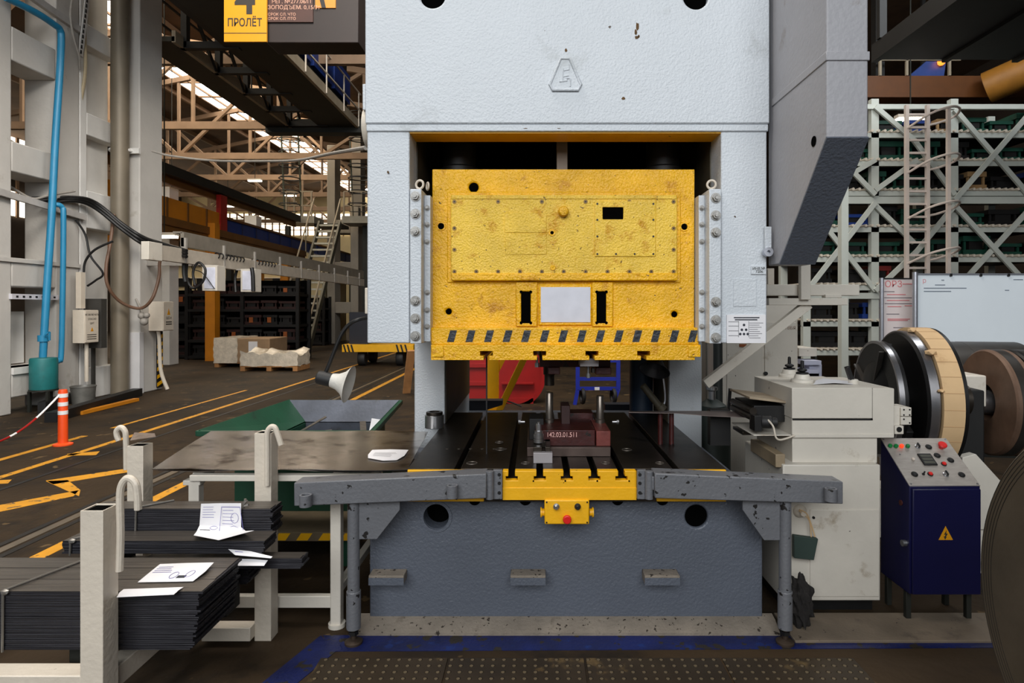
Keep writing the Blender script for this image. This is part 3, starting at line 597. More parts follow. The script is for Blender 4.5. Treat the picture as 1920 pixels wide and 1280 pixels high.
# ---------------------------------------------------------------- bundles of strip
def bundle(name, label, x0, x1, y0, y1, z0, z1, layers=2, skew=0.0, wires=()):
    b = T(name, label, 'steel strip bundle', ((x0+x1)/2, (y0+y1)/2, z0))
    n = max(6, int((z1-z0)/.0075)); m = MB(); hgt = (z1-z0)/n
    for k in range(n):
        d = random.uniform(-.008, .008)*(2.2 if k % 9 == 0 else 1); c = k/n*skew
        m.box(x0+random.uniform(-.006, .006), x1+d+c, y0+random.uniform(0, .0016), y1-random.uniform(0, .004), z0+k*hgt, z0+(k+.95)*hgt)
    m.o('strips', STRIP, b)
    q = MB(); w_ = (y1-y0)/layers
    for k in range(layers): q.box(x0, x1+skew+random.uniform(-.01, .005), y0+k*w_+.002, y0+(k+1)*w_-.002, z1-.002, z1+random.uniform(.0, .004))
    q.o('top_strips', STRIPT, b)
    for xw in wires:
        e = .005; MB().tube([(xw-.01, y0-e, z0-.005), (xw-.008, y0-e, z1), (xw, y0+.005, z1+e+.003), (xw+.10, y1-.005, z1+e+.003), (xw+.10, y1+e, z1-.02)], .0045, 6).ball((xw, y0-.006, z1+.002), .012, 1.4, 1, 1, 1).o('tie_wire', WIRE, b)
    return b
zf = Z(1108, 2.26)
bundle('strip_bundle', 'large tied bundle of dark strip at the rack front, papers on top', -2.9, -1.262, 2.255, 2.56, .345, zf, 3, .03, (X(14, 2.26),))
bundle('strip_bundle', 'upper bundle of steel strip with a printed sheet hanging over its front', -2.03, X(512, 2.8), 2.79, 2.90, Z(1000, 2.8), Z(953, 2.8), 2, .0, (X(262, 2.8),))
bundle('strip_bundle', 'flat bundle of steel strip jutting out beneath the printed hanging sheet', X(118, 2.66), X(497, 2.66), 2.66, 2.785, Z(1038, 2.66), Z(1014, 2.66), 2, 0, (X(137, 2.66),))
bundle('strip_bundle', 'thin sheaf of strip with ends sticking out past the rack post', -1.72, X(570, 2.72), 2.70, 2.775, Z(1066, 2.7), Z(1047, 2.7), 2, 0)
bundle('strip_bundle', 'lower bundle of strip lying behind the large tied bundle', -1.92, X(470, 2.8), 2.79, 2.89, .345, Z(1066, 2.7)-.02, 2, 0)
# small dark strip-end supports between bundles
one(MB().box(-1.95, -1.89, 2.66, 2.9, .345, Z(1038, 2.66)-.004), 'spacer_block', 'dark spacer timber under the flat strip bundle', 'spacer', DIEK)
one(MB().box(-1.40, -1.34, 2.66, 2.78, .262, Z(1066, 2.7)), 'spacer_block', 'dark spacer timber under the thin sheaf of strip', 'spacer', DIEK)
# ---------------------------------------------------------------- papers
def paper(label, grid, marks=(), name='paper_sheet', m=PAPER):
    s_ = T(name, label, 'paper', grid[0][0])
    MB().sheet(grid, .0012).o('sheet', m, s_)
    r, c = len(grid), len(grid[0])
    def at(u, v):
        fi, fj = v*(r-1), u*(c-1); i, j = min(int(fi), r-2), min(int(fj), c-2); a, b = fi-i, fj-j
        return (grid[i][j]*(1-a)*(1-b)+grid[i][j+1]*(1-a)*b+grid[i+1][j]*a*(1-b)+grid[i+1][j+1]*a*b)
    nrm = (grid[0][1]-grid[0][0]).cross(grid[1][0]-grid[0][0]).normalized()
    if nrm.y > 0 and abs(nrm.y) > .5 or nrm.z < 0 and abs(nrm.z) > .5: nrm = -nrm
    for kind, u0, v0, u1, v1, mm in marks:
        q = MB()
        if kind == 'line':
            q.pts([at(u0, v0)+nrm*.0014, at(u1, v0)+nrm*.0014, at(u1, v1)+nrm*.0014, at(u0, v1)+nrm*.0014], [(0, 1, 2, 3)])
        else:
            cc = [at((u0+u1)/2+math.cos(t)*(u1-u0)/2, (v0+v1)/2+math.sin(t)*(v1-v0)/2)+nrm*.0016 for t in [2*PI*k/16 for k in range(16)]]
            q.tube(cc, .0009, 4, closed=True)
        q.o('printing' if kind == 'line' else 'stamp', mm, s_)
    return s_
def lines(u0, u1, v0, v1, n, mm=INKB, h=.006, jit=.3):
    return [('line', u0, v0+(v1-v0)*k/n, u0+(u1-u0)*(1-random.random()*jit), v0+(v1-v0)*k/n+h, mm) for k in range(n)]
y = 2.775
g0 = [[P(378+dx*.1, 943, y), P(415+dx*.1, 943, y), P(452, 943, y)] for dx in (0,)]
g = [[P(377, 944, 2.782), P(414, 943, 2.782), P(452, 943, 2.782)], [P(374, 985, 2.772), P(412, 986, 2.770), P(452, 988, 2.772)],
     [P(368, 997, 2.73), P(408, 999, 2.73), P(462, 996, 2.73)], [P(363, 1003, 2.65), P(410, 1012, 2.64), P(476, 994, 2.66)]]
paper('printed sheet with violet round stamps folded over the upper strip bundle', g,
      lines(.06, .40, .05, .24, 5, INK, .006)+[('line', .06, .52, .30, .55, INKB), ('line', .55, .40, .88, .44, INKB), ('line', .52, .06, .53, .56, INK), ('line', .97, .06, .98, .56, INK), ('line', .52, .05, .98, .06, INK)]
      + lines(.56, .9, .10, .34, 5, INK, .006)+[('ring', .28, .34, .46, .50, INK), ('ring', .76, .14, .94, .28, INK), ('ring', .74, .32, .92, .46, INK)])
zt = zf+.006
def flat(px, py, z=zt): Y = (H-z)*F/(py-CY); return Vector((X(px, Y), Y, z))
g = [[flat(300, 1057, zt+.012), flat(350, 1055, zt+.012), flat(401, 1054, zt+.010)], [flat(280, 1073, zt+.014), flat(332, 1072, zt+.012), flat(385, 1071, zt+.008)], [flat(258, 1091), flat(312, 1090), flat(362, 1089)]]
paper('crumpled printed sheet lying on the large strip bundle', g, lines(.06, .4, .2, .6, 4, INK, .02)+[('ring', .45, .52, .58, .85, INK), ('ring', .72, .45, .84, .8, INK), ('line', .60, .70, .76, .84, INKB)])
g = [[flat(232, 1104), flat(290, 1102), flat(344, 1100)], [flat(224, 1110, zt+.004), flat(285, 1108, zt+.002), flat(335, 1106, zt+.002)], [flat(219, 1119, zt+.001), flat(280, 1116, zt), flat(326, 1114, zt)]]
paper('blank white slip on the front edge of the large strip bundle', g)
y = 2.66
g = [[P(428, 1029, y), P(470, 1033, y), P(511, 1043, y)], [P(441, 1040, y-.02), P(475, 1043, y-.02), P(508, 1046, y-.02)]]
paper('narrow white sheet tucked into the ends of the strip bundles', g, lines(.1, .3, .3, .5, 1, INK, .1))
g = [[P(445, 1047, y-.01), P(478, 1048, y-.01), P(502, 1050, y-.01)], [P(446, 1060, y-.03), P(474, 1060, y-.03), P(495, 1060, y-.03)]]
paper('torn white slip under the narrow sheet at the strip ends', g)
W1 = T('wire_twist', 'twisted wire end standing up on the upper strip bundle', 'wire', P(455, 950, 2.8))
MB().tube([P(455, 953, 2.8), P(458, 942, 2.8), P(463, 938, 2.8)], .007, 6).tube([P(452, 950, 2.8), P(466, 946, 2.8)], .006, 6).tube([P(460, 935, 2.8), P(459, 944, 2.8)], .006, 6).o('twist', WIRE, W1)

# ================================================================ sheet table and its stand
SZ = .80
ST = T('sheet_table', 'white tube stand topped with a shiny galvanised steel sheet beside the press', 'table', (-1.3, 3.45, 0))
def fl(px, py, z=SZ): Y = (H-z)*F/(py-CY); return Vector((X(px, Y), Y, z))
a, b, c, d = fl(285, 879), fl(765, 881), fl(812, 808), fl(396, 807)
b.x = min(b.x, -.634); c.x = -.70
n = 8
gr = [[a.lerp(b, i/n).lerp(d.lerp(c, i/n), j/4)+Vector((0, 0, .0035*math.sin(i*1.7+j))) for i in range(n+1)] for j in range(5)]
MB().sheet(gr, .003).o('top_sheet', SHEET, ST)
gr = [[(a.lerp(b, i/n)).lerp(d.lerp(c, i/n), j*.12)+Vector((.01, .03, -.012-.006*math.sin(i*1.3))) for i in range(n+1)] for j in range(3)]
MB().sheet(gr, .003).o('under_sheet', SHEET, ST)
WT = MACH
zt_ = SZ-.03
MB().box(X(357, 3.06), -.67, 3.05, 3.10, zt_-.03, zt_).o('front_rail', WT, ST, .003)
MB().box(X(357, 3.06), -.9, 3.86, 3.91, zt_-.03, zt_).o('rear_rail', WT, ST, .003)
for x in (X(370, 3.1), -1.0):
    MB().box(x-.025, x+.025, 3.10, 3.86, zt_-.03, zt_).o('cross_rail', WT, ST, .003)
    for yy in (3.09, 3.86):
        lg = MB().box(x-.026, x+.026, yy-.026, yy+.026, .012, zt_-.03).o('leg', WT, ST, .004)
        MB().cyl((x, yy, 0), (x, yy, .02), .042, n=20).o('foot_pad', WT, lg)
    MB().box(x-.02, x+.02, 3.11, 3.85, .16, .20).o('lower_rail', WT, ST, .003)
MB().box(X(370, 3.09), -1.0, 3.07, 3.105, Z(1136, 3.09), Z(1114, 3.09)).o('stretcher', WT, ST, .003)
MB().box(X(350, 3.1), X(382, 3.1), 3.065, 3.115, zt_-.055, zt_-.03).o('leg_cap', WT, ST, .003)
g = [[fl(698, 843, SZ+.012), fl(732, 842, SZ+.008), fl(766, 843, SZ+.010)], [fl(690, 852, SZ+.008), fl(722, 852, SZ+.007), fl(758, 854, SZ+.010)], [fl(690, 858, SZ+.007), fl(718, 863, SZ+.006), fl(744, 862, SZ+.006)]]
paper('white printed sheet with curled edges on the galvanised sheet table', g, lines(.15, .8, .3, .75, 6, INKB, .012))
# ================================================================ green scrap bin
GB = T('scrap_bin', 'dark green open steel scrap bin behind the galvanised sheet table', 'bin', (-1.65, 4.7, 0))
bz = .775; t = .03
fl4 = [fl(370, 809, bz), fl(698, 809, bz), fl(752, 751, bz), fl(541, 751, bz)]
fy, by = fl4[0].y, fl4[2].y; x0, x1 = fl4[0].x, fl4[1].x; x2, x3 = fl4[3].x, fl4[2].x
bo = .24
lo = [Vector((x0+.22, fy+.06, bo)), Vector((x1-.12, fy+.06, bo)), Vector((x3-.12, by-.1, bo)), Vector((x2+.18, by-.1, bo))]
hi = [Vector((x0, fy, bz)), Vector((x1, fy, bz)), Vector((x3, by, bz)), Vector((x2, by, bz))]
mid = [Vector((v.x, v.y, .60)) for v in lo]
nm = ('front_wall', 'side_wall', 'rear_wall', 'side_wall')
for k, A_, B_ in [(k, hi, mid) for k in range(4)]+[(k, mid, lo) for k in range(4)]:
    p, q, r_, s_ = A_[k], A_[(k+1) % 4], B_[(k+1) % 4], B_[k]; cen = Vector(((x0+x1)/2, (fy+by)/2, .5))
    nr = (q-p).cross(s_-p).normalized(); nr = nr if nr.dot(cen-p) > 0 else -nr
    m = MB().pts([p, q, r_, s_, p+nr*t*.6, q+nr*t*.6, r_+nr*t*.6, s_+nr*t*.6], [(0, 1, 2, 3), (7, 6, 5, 4), (0, 1, 5, 4), (1, 2, 6, 5), (2, 3, 7, 6), (3, 0, 4, 7)])
    m.o(nm[k], BINSIDE if k == 2 else GREEN, GB)
    if A_ is hi: MB().bar(p+Vector((0, 0, -.012)), q+Vector((0, 0, -.012)), .03, .035).o('rim', GREEN, GB, .003)
MB().prism([(v.x, v.y) for v in lo], 'z', bo-.02, bo).o('bottom', GREEN, GB)
bs = MB().box(x0+.1, x1-.02, fy-.34, fy+.06, .17, .225).o('base_plate', mat('dusty_base', (104, 90, 68), .7, .1, .2, 8), GB, .003)
for k in range(8):
    a = x0+.12+k*.135; MB().prism([(a, .176), (a+.07, .176), (a+.10, .22), (a+.03, .22)], 'y', fy-.342, fy-.338).o('hazard_stripe', YEL2, bs)
for xx in (x0+.25, x1-.2):
    for yy in (fy+.1, by-.3): MB().box(xx, xx+.08, yy, yy+.08, 0, bo-.018).o('leg', GREEN, GB)
for xx in (x0+.12, x1-.1): MB().box(xx, xx+.06, fy-.3, fy-.24, 0, .171).o('base_foot', GREEN, GB)
sc = [(-1.75, 4.75, .9, .35, 'long dark strip offcut lying across the green scrap bin'), (-1.62, 4.95, 1.3, -.2, 'dark strip offcut standing in the green scrap bin'), (-1.85, 4.6, .4, .1, 'bent strip offcut near the front wall of the green bin'),
      (-1.5, 4.7, 2.1, .2, 'short strip offcut in the middle of the green bin'), (-1.95, 4.9, .7, .3, 'narrow strip offcut against the far wall of the green bin'), (-1.4, 5.0, 1.8, .1, 'twisted strip offcut in the back corner of the green bin')]
for i, (x, y, an, ti, lab) in enumerate(sc):
    dx, dy = math.cos(an)*.3, math.sin(an)*.22; z0 = .32+.03*i
    one(MB().bar((x-dx, y-dy, z0+.0), (x+dx, y+dy, z0+.12+abs(ti)*.5), .05, .006), 'strip_offcut', lab, 'scrap strip', STRIPT, 'offcuts in the scrap bin')
one(MB().bar((-1.33, 4.95, .50), (-1.30, 5.0, .70), .07, .003), 'scrap_tag', 'small white card standing in the green scrap bin', 'card', PAPER)
one(MB().box(-2.0, -1.3, 4.2, 5.1, bo, .33).warp(lambda v: v+Vector((0, 0, .05*math.sin(v.x*30)*math.sin(v.y*23)))), 'scrap_heap', 'dark heap of metal scrap filling the green bin', 'scrap', DIEK)['kind'] = 'stuff'
# ================================================================ work lamp on a bent arm
LP_ = T('gooseneck_lamp', 'work lamp with frosted flared shade on a bent black arm at the press side', 'lamp', P(686, 597, 3.05))
Y = 3.0
MB().tube([P(690, 596, 3.06), P(672, 599, Y), P(655, 608, Y), P(641, 625, Y), P(628, 655, Y), P(618, 680, Y), P(611, 697, Y)], .0095, 10, 6).o('bent_arm', BLACK, LP_)
hd = P(594, 706, Y); tip = P(628, 714, Y); dr = (tip-hd).normalized()
MB().lathe([(.022, 0), (.032, .006), (.035, .03), (.034, .075), (.026, .085)], hd, dr, 24).o('socket', RUBBER, LP_, .002)
sh = [(.030, .06), (.034, .075), (.040, .105), (.058, .135), (.088, .158), (.092, .162), (.086, .158), (.055, .132), (.036, .10), (.028, .07)]
MB().lathe(sh, hd, dr, 32, cap=False).o('shade', SHADE, LP_)
# ================================================================ strip feeder
FE = T('strip_feeder', 'white strip feeding machine on a tall pedestal between press and coils', 'machine', (1.6, 3.5, 0))
fy = 3.25
hx0, hx1 = X(1485, fy), X(1677, fy)
ht, hb = Z(728, fy), Z(819, fy)
MB().box(hx0, hx1, fy, 3.79, hb, ht).o('head', MACH, FE, .004)
MB().box(hx0-.004, X(1634, fy), fy-.010, 3.80, Z(785, fy)+.004, ht+.004).o('head_cover', MACH, FE, .003)
MB().box(hx0+.002, X(1636, fy), fy-.003, fy+.002, Z(787.5, fy), Z(784.5, fy)).box(X(1633, fy), X(1635.5, fy), fy-.003, fy+.002, Z(787, fy), ht+.003).o('cover_seam', BLACK, FE)
MB().box(hx0+.001, hx1-.006, fy-.008, fy+.01, Z(820, fy), Z(814, fy)).o('ledge', MACH, FE, .002)
MB().box(hx0+.004, 1.815, fy+.006, 3.78, Z(869, fy), hb).o('middle_block', MACH, FE, .004)
MB().box(hx0+.004, 1.81, fy+.001, fy+.008, Z(870.5, fy), Z(868, fy)).o('joint', BLACK, FE)
py0, px0, px1 = 3.20, X(1468, 3.2), 1.80
ptop = Z(871, 3.2)
MB().box(px0, px1, py0, 3.78, .075, ptop).o('pedestal', MACH, FE, .006)
MB().box(px0+.03, px1-.01, py0+.06, 3.74, 0, .075).o('sunken_foot', BLACK, FE)
pl = MB().box(X(1518, py0), px1-.01, py0-.006, py0+.002, .10, Z(955, py0)).o('access_panel', MACH, FE, .002)
MB().cyl((X(1524, py0), py0-.012, Z(969, py0)), (X(1524, py0), py0, Z(969, py0)), .007, n=14).o('panel_screw', BLACK, pl)
gl = MB().lathe([(.014, -.05), (.016, -.03), (.027, -.02), (.034, -.008), (.034, 0)], (X(1499, py0), py0, Z(957, py0)), (0, 1, 0), 24).o('cable_gland', IVORY, FE)
MB().box(px0-.03, px0+.02, 3.22, 3.6, ptop-.02, ptop+.05).o('side_ledge', mat('oily_beige', (150, 132, 106), .55, 0, .2, 8), FE, .004)
# slab in front
MB().box(X(1488, 2.95), 2.75, 2.93, 3.20, 0, .014).o('floor_slab', SLAB, FE, .003)
# adjusters on top
def adj(px, py):
    Y = (H-ht-.004)*F/(py-CY); c = (X(px, Y), Y, ht+.003)
    a_ = MB().lathe([(.062, 0), (.060, .016), (.046, .020), (.038, .045), (.030, .048)], c, n=32).o('adjuster_boss', MACH, FE, .002)
    MB().lathe([(.034, .048), (.034, .056), (.012, .058), (.026, .066), (.026, .074), (.010, .082), (.009, .12), (.004, .125)], c, n=24).o('adjuster_screw', BLACK, a_)
adj(1504, 716); adj(1480, 706)
Y = 3.42
MB().lathe([(.026, 0), (.026, .026), (.02, .03)], (X(1600, Y), Y, ht), n=20).o('lever_boss', MACH, FE, .002)
MB().bar((X(1597, Y), Y, ht+.02), (X(1588, Y), Y, ht+.10), .030, .022).o('lever', BLACK, FE, .003)
vb = MB().box(hx1, X(1698, fy), 3.30, 3.45, Z(815, fy), Z(764, fy)).o('valve_block', MACH, FE, .003)
MB().box(X(1698, fy), X(1718, fy), 3.29, 3.42, Z(783, fy), Z(766, fy)).o('valve', MACH, FE, .003)
MB().box(X(1698, fy), X(1718, fy), 3.29, 3.42, Z(799, fy), Z(784, fy)).o('valve', MACH, FE, .003)
MB().box(X(1684, fy), X(1701, fy), 3.28, 3.36, Z(816, fy), Z(800, fy)).o('solenoid', MACH, FE, .003)
MB().cyl((X(1692, fy), 3.276, Z(807, fy)), (X(1692, fy), 3.284, Z(807, fy)), .014, n=18).o('solenoid_bore', BLACK, FE)
for a_, b_ in ((1703, 770), (1714, 770), (1703, 780), (1714, 780), (1703, 788), (1714, 795)): MB().cyl((X(a_, fy), 3.286, Z(b_, fy)), (X(a_, fy), 3.292, Z(b_, fy)), .004, n=10).o('screw', BLACK, FE)
# mouth towards the press
mt = MB().prism([(3.32, .0), (3.66, .0), (3.66, .012), (3.32, .012)], 'x', hx0-.20, hx0).warp(lambda v: Vector((v.x, v.y, v.z+Z(752, 3.4)+(v.x-hx0)*-.12))).o('mouth_plate', mat('dusty_beige', (152, 136, 114), .7, 0, .2, 10), FE, .002)
MB().box(hx0-.17, hx0, 3.34, 3.66, Z(787, 3.4), Z(757, 3.4)).o('roller_housing', BLACK, FE, .004)
for zz in (Z(766, 3.4), Z(778, 3.4)): MB().cyl((hx0-.18, 3.32, zz), (hx0-.18, 3.66, zz), .02).o('feed_roller', STEEL, FE)
mo = MB().box(X(1410, 3.3), X(1424, 3.3), 3.26, 3.34, Z(806, 3.3), Z(777, 3.3)).o('sensor_bracket', BLACK, FE, .002)
MB().lathe([(.03, 0), (.034, .01), (.034, .05), (.026, .055), (.026, .08), (.014, .085)], (X(1424, 3.3), 3.28, Z(789, 3.3)), (1, -.15, 0), 20).o('sensor', RUBBER, mo)
MB().box(X(1408, 3.3), hx0, 3.26, 3.62, Z(812, 3.3)-.006, Z(812, 3.3)).o('tray', MACH, FE, .002)
MB().tube([P(1440, 787, 3.25), P(1450, 800, 3.22), P(1455, 820, 3.21), P(1466, 824, 3.22), P(1490, 816, 3.24)], .005, 8, 6).o('sensor_cable', IVORY, FE)
MB().box(X(1376, 3.6), X(1410, 3.6), 3.45, 3.62, Z(812, 3.5), Z(806, 3.5)).o('support_bar', STEEL, FE, .002)
one(MB().box(X(1330, 3.62), hx0-.215, 3.6, 3.66, Z(835, 3.6), Z(768, 3.6)), 'guide_frame', 'dark feed guide frame in front of the feeder mouth', 'guide', BLACK)
one(MB().bar((X(1366, 3.7), 3.70, Z(770, 3.7)), (X(1369, 3.7), 3.7, Z(728, 3.7)), .016), 'upright_bar', 'short black bar standing by the feeder mouth', 'bar', BLACK)
g = [[Vector((X(1530, 3.52), 3.52, ht+.012)), Vector((X(1552, 3.5), 3.55, ht+.02)), Vector((X(1590, 3.5), 3.5, ht+.010))], [Vector((X(1525, 3.37), 3.37, ht+.007)), Vector((X(1562, 3.38), 3.37, ht+.016)), Vector((X(1600, 3.38), 3.38, ht+.007))]]
paper('loose white sheet lying on the white feeder head', g)
# pouch hanging from the gland
OILM = mat('oil_stain', (30, 26, 22), .7, 0, .2, 12)
for k, (px, py, w_, h_) in enumerate(((1530, 1144, 14, 9), (1560, 1148, 22, 5), (1600, 1149, 26, 4), (1640, 1146, 24, 9), (1668, 1136, 16, 15), (1500, 1146, 12, 6))):
    MB().prism([(min(X(px+w_*math.cos(2*PI*t/11)*random.uniform(.7, 1.1), py0), px1-.002), max(Z(py+h_*math.sin(2*PI*t/11)*random.uniform(.6, 1.1), py0), .077)) for t in range(11)], 'y', py0-.0012, py0+.001).o('oil_stain', OILM, FE)
PO = T('hanging_pouch', 'dark green folded tag hanging by a cord from the feeder pedestal', 'tag', P(1510, 1047, 3.16))
y = 3.17
MB().prism([(X(1487, y), Z(1002, y)), (X(1532, y), Z(1008, y)), (X(1524, y), Z(1048, y)), (X(1487, y), Z(1044, y))], 'y', 3.155, 3.185).o('folder', POUCH, PO, .003)
MB().tube([P(1499, 955, 3.15), P(1512, 962, 3.15), P(1520, 980, 3.16), P(1528, 1006, 3.17)], .0035, 6, 5).tube([P(1498, 957, 3.15), P(1517, 975, 3.16), P(1521, 1006, 3.17)], .003, 6, 5).o('cord', KRAFT, PO)
rb = MB().ball((0, 0, 0), 1, n=4)
def rag(v):
    q = v.copy(); r_ = 1+.22*math.sin(7*v.x+3*v.z)*math.sin(6*v.y-4*v.z)+.1*math.sin(15*v.z+9*v.x)
    q *= r_; return Vector((X(1502, 3.06)+q.x*.052*(1.0 if q.z < .3 else 1.15), 3.06+q.y*.05, .135+q.z*.125))
one(rb.warp(rag), 'rag_bundle', 'black oily rag bundle standing beside the press leg', 'rag', CLOTHK)
# ================================================================ strip in the press and its support
Y = 3.55
STp = one(MB().sheet([[Vector((X(1178, 3.5), 3.48, Z(771.5, 3.5))), Vector((X(1265, 3.5), 3.48, Z(773, 3.5))), Vector((X(1330, 3.5), 3.48, Z(778, 3.5))), Vector((X(1398, 3.46), 3.46, Z(782, 3.46)))],
              [Vector((X(1178, 3.56), 3.56, Z(770.5, 3.56))), Vector((X(1265, 3.6), 3.60, Z(770, 3.6))), Vector((X(1330, 3.6), 3.60, Z(770, 3.6))), Vector((X(1392, 3.6), 3.6, Z(771, 3.6)))]], .003),
          'feed_strip', 'thin steel strip running from the feeder across to the die', 'strip', mat('feed_strip_steel', (150, 136, 132), .35, .7, .1, 8))
for px, lab in ((1238, 'dark red rod propping the steel strip, closer to the die'), (1259, 'dark red rod propping the steel strip, closer to the column')):
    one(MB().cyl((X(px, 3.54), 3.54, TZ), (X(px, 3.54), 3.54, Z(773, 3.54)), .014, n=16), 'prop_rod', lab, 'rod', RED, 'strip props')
# lamp and lever at the right inside of the throat
WL = T('work_lamp', 'dark bell shaped work lamp tucked under the right of the yellow ram', 'lamp', P(1225, 690, 3.9))
MB().lathe([(.02, -.04), (.03, 0), (.06, .05), (.10, .09), (.095, .09), (.055, .05)], P(1232, 672, 3.9), (-.3, -.5, -.8), 24, cap=False).o('lamp_shade', mat('dark_lamp', (60, 62, 66), .4, .4), WL)
MB().tube([P(1237, 685, 3.95), P(1244, 712, 3.95), P(1247, 750, 3.95), P(1240, 764, 3.95)], .006, 8, 5).o('flexible_arm', ALU, WL)
one(MB().cyl(P(1205, 722, 3.9), P(1238, 764, 3.9), .022).cyl(P(1236, 760, 3.9), P(1243, 768, 3.9), .03), 'hand_lever', 'olive tube lever leaning in the right of the press throat', 'lever', OLIVE_DARK)
one(MB().cyl((X(1206, 4.6), 4.68, 0), (X(1206, 4.6), 4.68, 2.1), .09, n=24), 'standing_pipe', 'dark blue pipe standing behind the press table', 'pipe', mat('dark_blue_pipe', (36, 52, 72), .5))
one(MB().box(X(1217, 4.62), X(1226, 4.62), 4.64, 4.68, .0, 2.0), 'white_strip', 'narrow pale strip standing beside the dark blue pipe', 'strip', MACH)
# ================================================================ things seen through the throat
RB = T('red_tank', 'red rimmed tank standing beyond the press throat', 'tank', (-.55, 10.3, 0))
MB().box(X(876, 10.4), X(925, 10.4), 10.2, 11.0, .0, Z(676, 10.4)+.3).o('tank_body', REDP, RB, .01)
for y in (683, 716): MB().box(X(876, 10.4), X(925, 10.4), 10.15, 10.2, Z(y+1, 10.4)-.02, Z(y, 10.4)+.03).o('flange', REDP, RB)
MB().lathe([(.46, .03), (.46, 0), (.52, 0), (.52, .5)], (X(965, 10.4), 10.3, Z(705, 10.4)), (0, 1, 0), 36).o('round_end', REDP, RB)
MB().box(X(940, 10.3), X(1000, 10.3), 10.22, 10.3, Z(719, 10.3), Z(716, 10.3)).o('cross_bar', REDP, RB)
MB().box(X(945, 10.4), X(1000, 10.4), 10.3, 10.8, 0, Z(745, 10.4)).o('tank_foot', REDP, RB)
YB = T('yellow_brace', 'yellow braced crane post behind the press table', 'post', (X(925, 6.6), 6.6, 0))
MB().bar(P(925, 640, 6.6), Vector((X(925, 6.6), 6.6, 0)), .12, .06).o('upright', YEL2, YB, .004)
MB().bar(P(988, 660, 6.55), P(925, 792, 6.55), .16, .07).o('diagonal', YEL2, YB, .004)
MB().bar(P(945, 670, 6.62), P(927, 705, 6.62), .07, .05).o('short_brace', YEL2, YB, .003)
MB().tube([P(936, 750, 6.5), P(958, 754, 6.5), P(978, 762, 6.5)], .009, 6, 4).o('chain', BRIGHT, YB)
BC = T('blue_cart', 'blue tube frame trolley standing beyond the press', 'trolley', (X(1122, 9.5), 9.5, 0))
for y in (676, 710, 728): MB().bar(P(1082, y, 9.5), P(1160, y, 9.5), .05).o('rail', BLUEP if False else mat('blue_cart_paint', (24, 40, 150), .5), BC)
for px in (1083, 1159): 
    MB().bar(P(px, 640, 9.5), P(px, 730, 9.5), .06).o('cart_post', mat('blue_cart_paint', (24, 40, 150), .5), BC)
for px in (1092, 1150): MB().torus(P(px, 742, 9.5), (1, .2, 0), .10, .03).o('wheel', RUBBER, BC)
for px in (1083, 1159): MB().bar(P(px, 730, 10.2), Vector((X(px, 9.5), 10.2, 0)), .06).o('cart_leg', mat('blue_cart_paint', (24, 40, 150), .5), BC)
MB().box(X(1115, 9.45), X(1124, 9.45), 9.44, 9.47, Z(731, 9.45), Z(726, 9.45)).o('name_tag', PAPER, BC)
one(MB().prism([(X(850, 5.8), Z(748, 5.8)), (X(943, 5.8), Z(748, 5.8)), (X(943, 5.8), Z(756, 5.8)), (X(880, 5.8), Z(776, 5.8)), (X(850, 5.8), Z(780, 5.8))], 'y', 5.70, 5.84), 'rear_bracket', 'dark tapered arm reaching in behind the press table', 'bracket', mat('dark_blue_steel', (24, 28, 40), .5))
one(MB().box(X(1130, 5.9), X(1205, 5.9), 5.70, 5.84, Z(775, 5.8), Z(755, 5.8)), 'rear_bracket', 'dark straight arm at the right rear edge of the press table', 'bracket', mat('dark_blue_steel', (24, 28, 40), .5))
# ================================================================ cable bracket on the press side
CB = T('cable_bracket', 'white bracket carrying cable trunking out from the press side', 'bracket', P(1520, 560, 3.75))
y = 3.7
MB().box(X(1438, y), X(1612, y), y, y+.10, Z(554, y), Z(533, y)).o('upper_arm', MACH, CB, .004)
MB().box(X(1438, y), X(1585, y), y-.03, y+.03, Z(572, y), Z(559, y)).o('trunking', MACH, CB, .003)
MB().box(X(1494, y), X(1512, y), y-.06, y-.02, Z(562, y), Z(497, y)).o('upright', MACH, CB, .003)
MB().box(X(1440, y), X(1452, y), y, y+.04, Z(534, y), Z(503, y)).o('upright', IVORY, CB, .003)
MB().bar(P(1515, 570, y+.02), P(1322, 720, y+.02), .05, .055).o('diagonal_strut', MACH, CB, .003)
MB().box(X(1545, y), X(1575, y), y-.02, y+.03, Z(558, y), Z(552, y)).o('clip', MACH, CB, .002)
# cabinets and clutter behind
SWC = T('switch_cabinet', 'tall white switch cabinet standing behind the cable bracket', 'cabinet', (X(1420, 4.9), 5.1, 0))
MB().box(X(1352, 4.9), X(1496, 4.9), 4.9, 5.4, .0, Z(560, 4.9)).o('cabinet_body', MACH, SWC, .006)
MB().box(X(1362, 4.9), X(1428, 4.9), 4.885, 4.9, .2, Z(628, 4.9)).o('cabinet_door', MACH, SWC, .004)
d2 = MB().box(X(1433, 4.9), X(1492, 4.9), 4.885, 4.9, .2, Z(604, 4.9)).o('cabinet_door', MACH, SWC, .004)
text('door_lettering', '4Б1.2Б7ВБЯ', (X(1470, 4.88), 4.884, Z(615, 4.88)), .035, mat('brown_ink', (120, 90, 70), .7), d2)
MB().cyl((X(1436, 4.88), 4.875, Z(700, 4.88)), (X(1436, 4.88), 4.89, Z(700, 4.88)), .015).o('lock', BLACK, d2)
MB().box(X(1387, 4.87), X(1400, 4.87), 4.87, 4.9, Z(650, 4.87), Z(645, 4.87)).o('orange_label', TAGO, SWC)
PIL = one(MB().box(X(1323, 5.3), X(1352, 5.3), 5.3, 5.5, 0, Z(600, 5.3)), 'beige_post', 'brownish pale post behind the white press column', 'post', CONCG)
